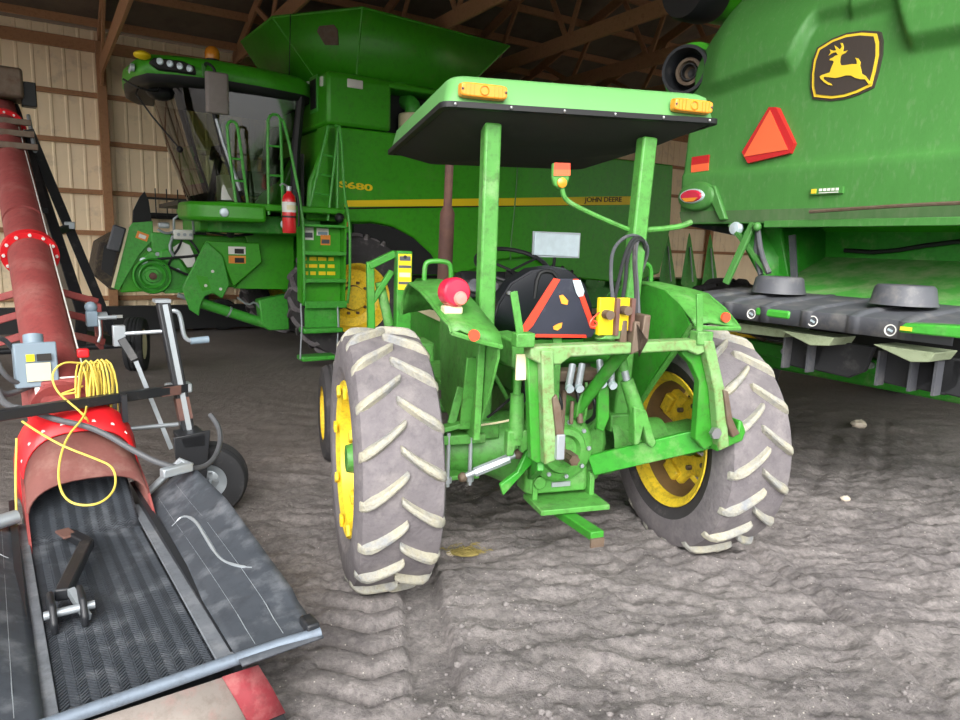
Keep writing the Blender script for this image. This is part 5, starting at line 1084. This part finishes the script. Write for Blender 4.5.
# belt with chevron cleats, side skirts
def belt_z(y): return .30 if y < 1.5 else .30+(y-1.5)*.42
bt = MB(); bt.loft([[(x, y, belt_z(y)-.012*math.cos(x*5)) for x in [-.245+.49*i/10 for i in range(11)]] for y in (.06,.5,1.0,1.45,1.6,1.8,2.1)], False, False); BT = bt.build('belt', 'belt', C, solid=.012)
cv = MB(); NB = 8; wv_ = .47/NB
for r in range(110):
    y = .08+r*.018
    if y > 2.04: break
    for k in range(NB):
        xc = -.235+wv_*(k+.5)
        for sg in (-1, 1):
            a = Vector((xc, y+.020, belt_z(y+.02)+.006)); e = Vector((xc+sg*wv_*.48, y-.012, belt_z(y-.012)+.006)); cv.bar(a, e, .006, .008)
cv.build('chevron_cleat_pattern', 'flap', BT, flat=True)
for sx in (-1, 1):
    MB().bar((sx*.275,.05,.315),(sx*.275,1.75,.325),.07,.012,(0,0,1)).build('steel_skirt', 'skirt', C, bevel=.003)
    MB().bar((sx*.31,.05,.28),(sx*.29,2.0,.34),.03,.08,(0,0,1)).build('hopper_rail', 'black_paint', C)
def flap_pt(u, v, sx):
    # u along the hopper, v outwards
    y = -.03+1.80*u; xo = .29+v*(.30-.04*u); z = .33+v*(.03+.15*min(1,u*1.6))*1.0+.012*math.sin(v*PI)*math.sin(u*6)
    if u < .15: z -= v*.02
    return (sx*xo+.01, y, z)
for sx in (-1, 1):
    fp = MB(); fp.grid(lambda u, v: flap_pt(u, v, sx), 30, 10); FO = fp.build('hopper_flap', 'flap', C, solid=.008, ang=60)
    for v in (.25,.6):
        MB().tube([Vector(flap_pt(u/20, v, sx))+Vector((0,0,.003)) for u in range(1, 20)], .0018, 5).build('chalk_line', 'galv', FO)
    sc_ = MB(); sc_.tube([Vector(flap_pt(u, v, sx))+Vector((0,0,.002)) for u, v in ((.72,.18),(.74,.40),(.66,.50),(.52,.46),(.40,.44),(.33,.58),(.30,.72))], [.004,.007,.010,.010,.007,.009,.004], 6, smooth=2)
    sc_.build('scuff_mark', 'galv', FO)
MB().tube([(-.62,-.05,.325),(-.3,.0,.325),(.29,.03,.325),(.45,.02,.335),(.60,.0,.345)], .022, 10).build('lip_rod', 'lip', C)
MB().box((.575,.045,.35),(.05,.09,.07)).build('corner_bracket', 'black_paint', C, bevel=.008)
MB().tube([(.30,1.80,.34),(.35,1.84,.36),(.52,1.82,.52),(.56,1.76,.50)], .02, 8).build('flap_hanger', 'galv', C)
rp = MB(); rp.add([(-.40,.02,.285),(.30,.02,.285),(.52,-.06,.04),(-.40,-.30,.04)], [(0,1,2,3)]); rp = MB()
rp.loft([[(-.45,.01,.285),(.36,.01,.285)],[(-.45,-.05,.22),(.39,-.045,.22)],[(-.45,-.10,.14),(.42,-.095,.14)]], False, False); rp.build('intake_apron', 'ramp', C, solid=.012)
ra = MB(); ra.loft([[(.24,.004,.292),(.365,.004,.292)],[(.27,-.056,.224),(.395,-.05,.224)],[(.30,-.106,.143),(.425,-.10,.143)]], False, False); ra.build('apron_paint_patch', 'patch_red', C, solid=.008)
rb_ = MB(); rb_.loft([[(-.45,-.10,.138),(.42,-.095,.138)],[(-.45,-.13,.03),(.45,-.125,.03)]], False, False); rb_.build('apron_skirt', 'black_rubber', C, solid=.012)
MB().box((0,-.05,.03),(.8,.06,.06)).build('skid_bar', 'black_paint', C, bevel=.006)
MB().box((0,.5,.14),(.6,.9,.2)).build('hopper_tray', 'black_paint', C, bevel=.01)
MB().box((0,1.6,.16),(.5,1.0,.16)).build('hopper_frame', 'black_paint', C, bevel=.01)
MB().tube([(-.95,1.35,.42),(-.55,1.50,.42),(-.28,1.62,.42)], .035, 10).build('frame_spar', 'galv', C)
# cross bar that carries the mover, with its castor jack
MB().bar((-1.9,1.18,.93),(.70,2.32,.84),.055,.055).build('cross_bar', 'black_paint', C, bevel=.006)
MB().bar((.50,2.235,.845),(.62,2.285,.84),.058,.058).build('rust_patch', 'rust', C)
MB().bar((.03,2.05,.86),(.04,2.16,.70),.05,.03).build('bar_bracket', 'galv', C)
MB().box((.28,2.10,.80),(.03,.08,.16)).build('bar_bracket', 'black_paint', C)
MB().tube([(.25,2.3,.62),(.62,2.34,.60)], .014).build('brace_rod', 'galv', C)
# yellow control box with label
BX = MB().box((-.125,2.30,1.05),(.205,.12,.25),(-.15,0,.05)).build('switch_box', 'box_grey', C, bevel=.008)
MB().box((-.115,2.225,1.02),(.115,.006,.10),(-.15,0,.05)).build('box_label', 'cream', BX)
MB().box((-.15,2.236,1.10),(.04,.006,.04),(-.15,0,.05)).build('yellow_label', 'decal_yellow', BX)
MB().box((-.085,2.234,1.10),(.07,.006,.04),(-.15,0,.05)).build('black_label', 'decal_black', BX)
MB().cyl((-.125,2.34,1.16),(-.125,2.36,1.21),.05,n=20).build('box_knob', 'box_grey', BX)
MB().bar((-.1,2.42,.95),(-.1,2.36,.80),.2,.04).build('box_stand', 'cred', BX)
for k in range(3):
    MB().tube([(-.15,2.28,.95),(-.26-.02*k,2.20,.98),(-.32-.02*k,2.18,1.15-.03*k),(-.28-.02*k,2.25,1.24),(-.20,2.40,1.10)] if k == 0 else [(-.16,2.28,.93),(-.27-.015*k,2.18,.92-.01*k),(-.30-.02*k,2.15,.98),(-.27-.01*k,2.12,.86),(-.1,2.10,.83-.015*k),(.1,2.10,.83-.01*k)], .014, 8, smooth=3).build('power_cable', 'cable', C)
MB().tube([(-.24,2.1,.86),(-.17,2.05,.845),(-.08,1.98,.80),(.10,1.82,.77),(.30,1.66,.62),(.42,1.60,.56),(.58,1.66,.50),(.70,1.80,.50),(.80,2.02,.54),(.83,2.18,.60),(.80,2.26,.66)], .016, 8, smooth=3).build('power_cable', 'cable', C)
MB().box((.45,1.60,.54),(.17,.05,.05),(0,0,.3)).build('cable_coupler', 'galv', C, bevel=.008)

# castor jack stand of the mover, clamped on the cross bar
JX, JY = .70, 2.30
J = bpy.data.objects.new('castor_jack', None); COL.objects.link(J)
post = MB(); post.bar((-.02,-.02,.46),(-.13,.08,1.38),.075,.075,(0,1,0)); PO = post.build('jack_post', 'black_paint', J, bevel=.008)
MB().bar((-.02,-.062,.48),(-.127,.038,1.37),.03,.012,(0,1,0)).build('inner_slide', 'galv', PO)
MB().bar((-.043,-.003,.64),(-.06,.012,.78),.079,.079,(0,1,0)).build('rust_band', 'rust', PO)
MB().box((-.07,.03,.84),(.15,.10,.06)).build('bar_clamp', 'galv', PO, bevel=.01)
MB().bar((-.13,.02,.45),(-.30,.08,1.02),.025,.02,(0,1,0)).build('screw_rod', 'galv', PO)
MB().bar((-.30,.10,1.02),(-.36,.16,1.15),.05,.05,(0,1,0)).build('pivot_arm', 'black_paint', PO, bevel=.005)
MB().box((-.37,.18,1.17),(.07,.05,.13)).build('pivot_plate', 'galv', PO, bevel=.005)
MB().tube([(-.37,.18,1.18),(-.12,.07,1.20)], .012).build('pivot_pin', 'galv', PO)
ck = MB(); ck.tube([(-.12,.07,1.32),(-.06,.06,1.33),(-.035,.06,1.30),(-.02,.06,1.17),(.0,.06,1.14),(.03,.06,1.13)], .014, 8, smooth=2); CK = ck.build('crank', 'galv', J)
MB().cyl((.02,.06,1.13),(.13,.06,1.135),.022,.024,n=14).build('crank_grip', 'box_grey', CK)
MB().box((-.135,.085,1.39),(.09,.09,.02)).build('post_cap', 'galv', PO)
fk = MB(); fk.ext([(-.16,.58),(.06,.60),(.02,.22),(-.06,.14),(-.14,.30)], 'y', -.20, -.185); FK = fk.build('caster_fork', 'black_paint', J, bevel=.006)
MB().ext([(-.12,.57),(.03,.585),(.03,.5),(-.10,.5)], 'y', -.20, .02).build('fork_crown', 'black_paint', FK, bevel=.006)
small_wheel('caster_wheel', (.08,-.05,.235), (-.35,-.9,0), .24, .17, .115, 'galv', J)
MB().cyl((.04,-.20,.235),(.10,.02,.235),.016).build('axle', 'galv', J)

# things lying on the conveyor
def loc(p): return C.matrix_world @ Vector(p)
bpy.context.view_layer.update()
HL = thing('hitch_link', 'black steel hitch arm with clevis lying across the conveyor belt', 'hitch', loc((-.05,.98,.318)), 36)
hl = MB(); hl.bar((-.12,-.26,.07),(.02,.25,.05),.055,.05); hl.build('arm', 'black_paint', HL, bevel=.008)
MB().bar((.03,.24,.05),(-.03,.47,.03),.05,.045).build('arm_end', 'black_paint', HL, bevel=.008)
MB().box((-.045,.43,.052),(.06,.11,.012),(0,0,.25)).build('brass_plate', 'rust', HL, bevel=.003)
for x in (-.16,-.06): MB().ext([(-.42,-.01),(-.24,-.01),(-.22,.04),(-.26,.10),(-.38,.10),(-.43,.04)], 'x', x-.012, x+.012).build('clevis_plate', 'black_paint', HL, bevel=.01)
MB().cyl((-.19,-.36,.05),(-.02,-.36,.05),.016).build('clevis_pin', 'galv', HL)
MB().bar((-.09,-.26,.08),(-.05,-.40,.02),.025,.03).build('clevis_bolt', 'galv', HL)
CO = thing('extension_cord', 'coiled yellow extension cord hanging beside the grey switch box on the conveyor', 'cord', loc((.15,2.16,.95)), 36)
random.seed(3)
for k in range(11):
    w_ = .03+.009*(k % 4); h_ = .22+.018*(k % 3); x0 = -.07+.013*k; y0 = -.02*(k % 3)
    pts = [(x0+w_*math.cos(2*PI*i/16)+.02*math.sin(2*PI*i/16)*(k % 2), y0-.02*math.sin(4*PI*i/16), -.10+h_*math.sin(2*PI*i/16)-.01*(k % 3)) for i in range(16)]
    MB().tube(pts, .0056, 8, True).build('cord_loop', 'cord', CO)
MB().tube([(-.07,-.02,.12),(-.16,-.06,.14),(-.22,-.08,.08),(-.20,-.12,-.02),(-.10,-.16,-.12),(-.06,-.18,-.20),(-.08,-.24,-.14),(-.16,-.2,-.05)], .0056, 8, smooth=3).build('cord_tail', 'cord', CO)
MB().tube([(-.06,-.10,-.10),(-.09,-.28,-.13),(-.20,-.42,-.20),(-.26,-.62,-.33),(-.24,-.78,-.42),(-.12,-.84,-.44),(-.02,-.74,-.41),(.0,-.58,-.34),(-.08,-.55,-.29),(-.22,-.48,-.22),(-.33,-.34,-.15),(-.37,-.28,-.12)], .0056, 8, smooth=3).build('cord_tail', 'cord', CO)
MB().tube([(-.10,.0,-.05),(-.2,.0,-.06),(-.06,.02,-.02)], .0056, 8, smooth=2).build('cord_tail', 'cord', CO)
MB().tube([(-.40,-.30,-.20),(-.42,-.34,-.40),(-.43,-.40,-.60),(-.45,-.45,-.70)], .0056, 8, smooth=2).build('cord_tail', 'cord', CO)
MB().box((-.05,.02,.17),(.06,.05,.05)).build('cord_tie', 'bred', CO, bevel=.01)
# ---------------------------------------------------------------- things further back
def SW(n, s, z): return tuple(W(n, s, z))
def sthing(name, label, cat, n, s, group=None):
    return thing(name, label, cat, SW(n, s, 0), 122, group)   # local X points to the rear wall, local Y along the shed
RE = sthing('header_reel', 'black grain header reel with rows of tines against the pale rear wall', 'harvester header', 14.3, -1.75)
rb = MB(); rb.cyl((0,-1.6,2.12),(0,.25,2.12),.05,n=10); rb.build('reel_shaft', 'black', RE)
for z in (2.16,2.44): MB().bar((-.1,-1.6,z),(-.1,.25,z),.04,.04).build('bat_bar', 'black', RE)
for k in range(9): MB().bar((-.12,-1.5+k*.19,2.10),(-.10,-1.5+k*.19,2.62),.018,.018,(0,1,0)).build('tine', 'black', RE)
MB().ext([(.10,1.98),(.42,1.98),(.40,2.2),(.28,2.45),(.20,2.55),(.14,2.4)], 'x', -.14, -.06).build('end_sheet', 'black', RE)
rs_ = MB(); rs_.box((-.02,-.7,1.04),(.14,.3,2.1)); rs_.build('support_frame', 'black', RE)
HT2 = sthing('header_cart', 'low black header cart with red and white reflector beneath the combine feeder house', 'trailer', 13.8, -.8)
MB().bar((0,1.6,.29),(0,-4.6,.29),.12,.44).build('cart_beam', 'black', HT2)
MB().bar((.28,1.6,.33),(.28,-4.6,.33),.12,.3).build('cart_beam', 'black', HT2)
for y in (.9,-2.0): small_wheel('cart_wheel', (.14,y,.30), (1,0,0), .30, .2, .17, 'galv', HT2)
MB().box((-.067,.0,.33),(.01,.17,.055)).build('red_reflector', 'bred', HT2)
MB().box((-.067,-.17,.33),(.01,.17,.055)).build('white_reflector', 'white', HT2)
MB().box((-.0,.55,.56),(.06,.25,.1)).build('lamp_box', 'box_grey', HT2)
CHD = sthing('corn_header', 'dark green corn header with pointed snouts standing beside the rear wall', 'harvester header', 12.4, -12.6)
MB().box((.4,0,.75),(.8,4.6,.7)).build('header_frame', 'bgreen2', CHD, bevel=.03)
for k in range(6):
    y = -2.0+k*.78; sn_ = MB()
    sn_.loft([[(-.2+.1*t, y+math.cos(2*PI*i/14)*r, 1.0+t+math.sin(2*PI*i/14)*r*.35*(1-t*.4)) for i in range(14)] for t, r in ((0,.30),(.4,.22),(.8,.13),(1.15,.05),(1.25,.015))])
    so_ = sn_.build('row_snout', 'bgreen2', CHD, ang=60)
    MB().tube([(-.2-.32*.35,y,1.05),(-.1-.03,y,1.9)], .018, 6).build('snout_edge', 'galv', so_)
# litter on the floor
def gz(x, y): return float(ground_h(np.array([x]), np.array([y]))[0])
def stone(x, y, r, label, m, cat='stone', name='stone'):
    mb = MB(); mb.ball((0,0,0), r, 12, (1.2,.9,.65))
    for i, v in enumerate(mb.v):
        k = 1+.25*math.sin(v[0]*190/r*.05+1)*math.cos(v[1]*130/r*.05+2*v[2]/r); mb.v[i] = (v[0]*k, v[1]*k, v[2]*k)
    o = mb.build(name, m, None, ang=40); o.location = (x, y, gz(x, y)+r*.45); return tag(o, label, cat)
M['clod'] = mat('dry_clod', (176,160,128), .95, var=.25, vs=20, bump=.5, bs=60)
M['clod2'] = mat('pale_stone', (214,202,184), .9, var=.15, vs=20)
stone(4.05,7.15,.07,'pale stone lying alone on the dirt right of the tractor wheel','clod2')
stone(2.68,4.78,.03,'small pale pebble on the dirt just right of the large rear tire','clod2','pebble','pebble')
stone(-.13,3.72,.022,'cream pebble on the dirt beside the flattened grass clump','clod2','pebble','pebble')
gc = MB(); random.seed(11)
for k in range(70):
    a = random.uniform(0, 2*PI); r = random.uniform(0,.09); p = Vector((r*math.cos(a)*1.5, r*math.sin(a)*.7, .005+random.uniform(0,.02))); d = Vector((random.uniform(-.06,.06), random.uniform(-.04,.04), random.uniform(0,.012)))
    gc.tube([p, p+d*.5+Vector((0,0,.006)), p+d], .0022, 4)
gc.ball((0,0,.0), .06, 10, (1.5,.8,.28))
M['grass'] = mat('dry_grass', (142,128,72), .9, var=.3, vs=30)
g = gc.build('grass_clump', 'grass', None); g.location = (-.05,3.72,gz(-.05,3.72)+.005); tag(g, 'flattened clump of dry grass on the dirt behind the left rear tire', 'grass'); g['kind'] = 'stuff'
# loose crumbs of soil: nobody would count them
cr_ = MB(); random.seed(5)
for k in range(1400):
    y = 2.3+2.6*random.random()**1.3; x = random.uniform(-1.4,2.6); r = random.uniform(.003,.010)*(1 if random.random() < .93 else 1.9)
    if y > 3.2 or x < -.35: continue
    z = gz(x, y)+r*.3; o0 = len(cr_.v); cr_.ball((x,y,z), r, 6, (1,random.uniform(.7,1.2),.7))
M['crumb'] = mat('soil_crumb', (128,123,122), .95, var=.35, vs=9)
c_ = cr_.build('soil_crumbs', 'crumb', None, flat=True); c_['label'] = 'loose soil crumbs scattered over the dirt behind the tractor'; c_['category'] = 'soil'; c_['kind'] = 'stuff'
# ---------------------------------------------------------------- bolts and the like become parts of their own; no nesting below sub-parts
RENAME = {'wheel_bolt_ring':'wheel_bolt','rim_clamp_ring':'rim_clamp','rim_screw_row':'rim_screw','lens_screw_pair':'lens_screw','cover_bolt_ring':'cover_bolt','ball_end_pair':'ball_end','wheel_nut_ring':'wheel_nut','flange_bolt_ring':'flange_bolt','hood_bolt_row':'hood_bolt','seat_bolt_pair':'seat_bolt','extension_seam':'tank_seam','gauge_cluster':'gauge'}
def explode(o):
    me = o.data; n = len(me.vertices); par = list(range(n))
    def find(a):
        while par[a] != a: par[a] = par[par[a]]; a = par[a]
        return a
    for e in me.edges:
        a, b = find(e.vertices[0]), find(e.vertices[1])
        if a != b: par[a] = b
    isl = {}
    for p in me.polygons: isl.setdefault(find(p.vertices[0]), []).append(p)
    if len(isl) < 2: return
    nm = RENAME.get(o.name.split('.')[0], o.name.split('.')[0])
    for ps_ in isl.values():
        ids = sorted({v for p in ps_ for v in p.vertices}); mp = {v: i for i, v in enumerate(ids)}
        m2 = bpy.data.meshes.new(nm); m2.from_pydata([me.vertices[v].co[:] for v in ids], [], [[mp[v] for v in p.vertices] for p in ps_])
        m2.polygons.foreach_set('use_smooth', [True]*len(m2.polygons)); m2.set_sharp_from_angle(angle=math.radians(38))
        m2.materials.append(me.materials[0])
        q = bpy.data.objects.new(nm, m2); COL.objects.link(q); q.parent = o.parent
        for md_ in o.modifiers:
            if md_.type == 'BEVEL':
                k = q.modifiers.new('bevel', 'BEVEL'); k.width = md_.width; k.segments = md_.segments; k.limit_method = 'ANGLE'; k.angle_limit = md_.angle_limit
    bpy.data.objects.remove(o)
EXPLODE = set(RENAME) | {'rear_axle_housing'}
def depth(o):
    d = 1
    while o.parent: o = o.parent; d += 1
    return d
for o in list(bpy.data.objects):
    if o.type == 'MESH' and o.name.split('.')[0] in EXPLODE: explode(o)
# the castor jack is clamped to the conveyor's cross bar and moves with it
for o in list(J.children):
    o.parent = C; o.location = Vector(o.location)+Vector((JX,JY,0))
bpy.data.objects.remove(J)
for o in list(bpy.data.objects):
    while depth(o) > 3: o.parent = o.parent.parent
# ---------------------------------------------------------------- light, world, camera
w = bpy.data.worlds.new('sky'); S.world = w; w.use_nodes = True
N = w.node_tree.nodes; K = w.node_tree.links
sk = N.new('ShaderNodeTexSky'); sk.sky_type = 'NISHITA'; sk.sun_disc = False; sk.sun_elevation = math.radians(38); sk.sun_rotation = math.radians(190); sk.dust_density = 4; sk.air_density = 1.2
hs = N.new('ShaderNodeHueSaturation'); hs.inputs['Saturation'].default_value = .12; K.new(sk.outputs[0], hs.inputs['Color'])
K.new(hs.outputs[0], N['Background'].inputs[0]); N['Background'].inputs[1].default_value = .31
sl = bpy.data.lights.new('sun', 'SUN'); sl.energy = 1.5; sl.color = (1,.95,.87); sl.angle = math.radians(40); so = bpy.data.objects.new('sun', sl); COL.objects.link(so)
so.rotation_euler = Vector((-.22,.82,-.60)).to_track_quat('-Z','Y').to_euler()
cd = bpy.data.cameras.new('camera'); cam = bpy.data.objects.new('camera', cd); COL.objects.link(cam)
cd.sensor_width = 36; cd.lens = 36*690/960; cd.clip_start = .05; cd.clip_end = 200
pt, rl_ = math.radians(9.5), math.radians(1.9)
fw = Vector((0, math.cos(pt), -math.sin(pt))); rt = Vector((1,0,0)); up = rt.cross(fw)
r2 = rt*math.cos(rl_)+up*math.sin(rl_); u2 = up*math.cos(rl_)-rt*math.sin(rl_)
cam.matrix_world = Matrix(((r2.x,u2.x,-fw.x,0),(r2.y,u2.y,-fw.y,0),(r2.z,u2.z,-fw.z,1.8),(0,0,0,1)))
S.camera = cam
vs_ = S.view_settings; vs_.view_transform = 'Standard'; vs_.look = 'None'; vs_.gamma = 1; vs_.exposure = 0.3
try: vs_.use_curve_mapping = False
except Exception: pass
S.cycles.max_bounces = 6; S.cycles.diffuse_bounces = 4; S.cycles.glossy_bounces = 3; S.cycles.transparent_max_bounces = 12
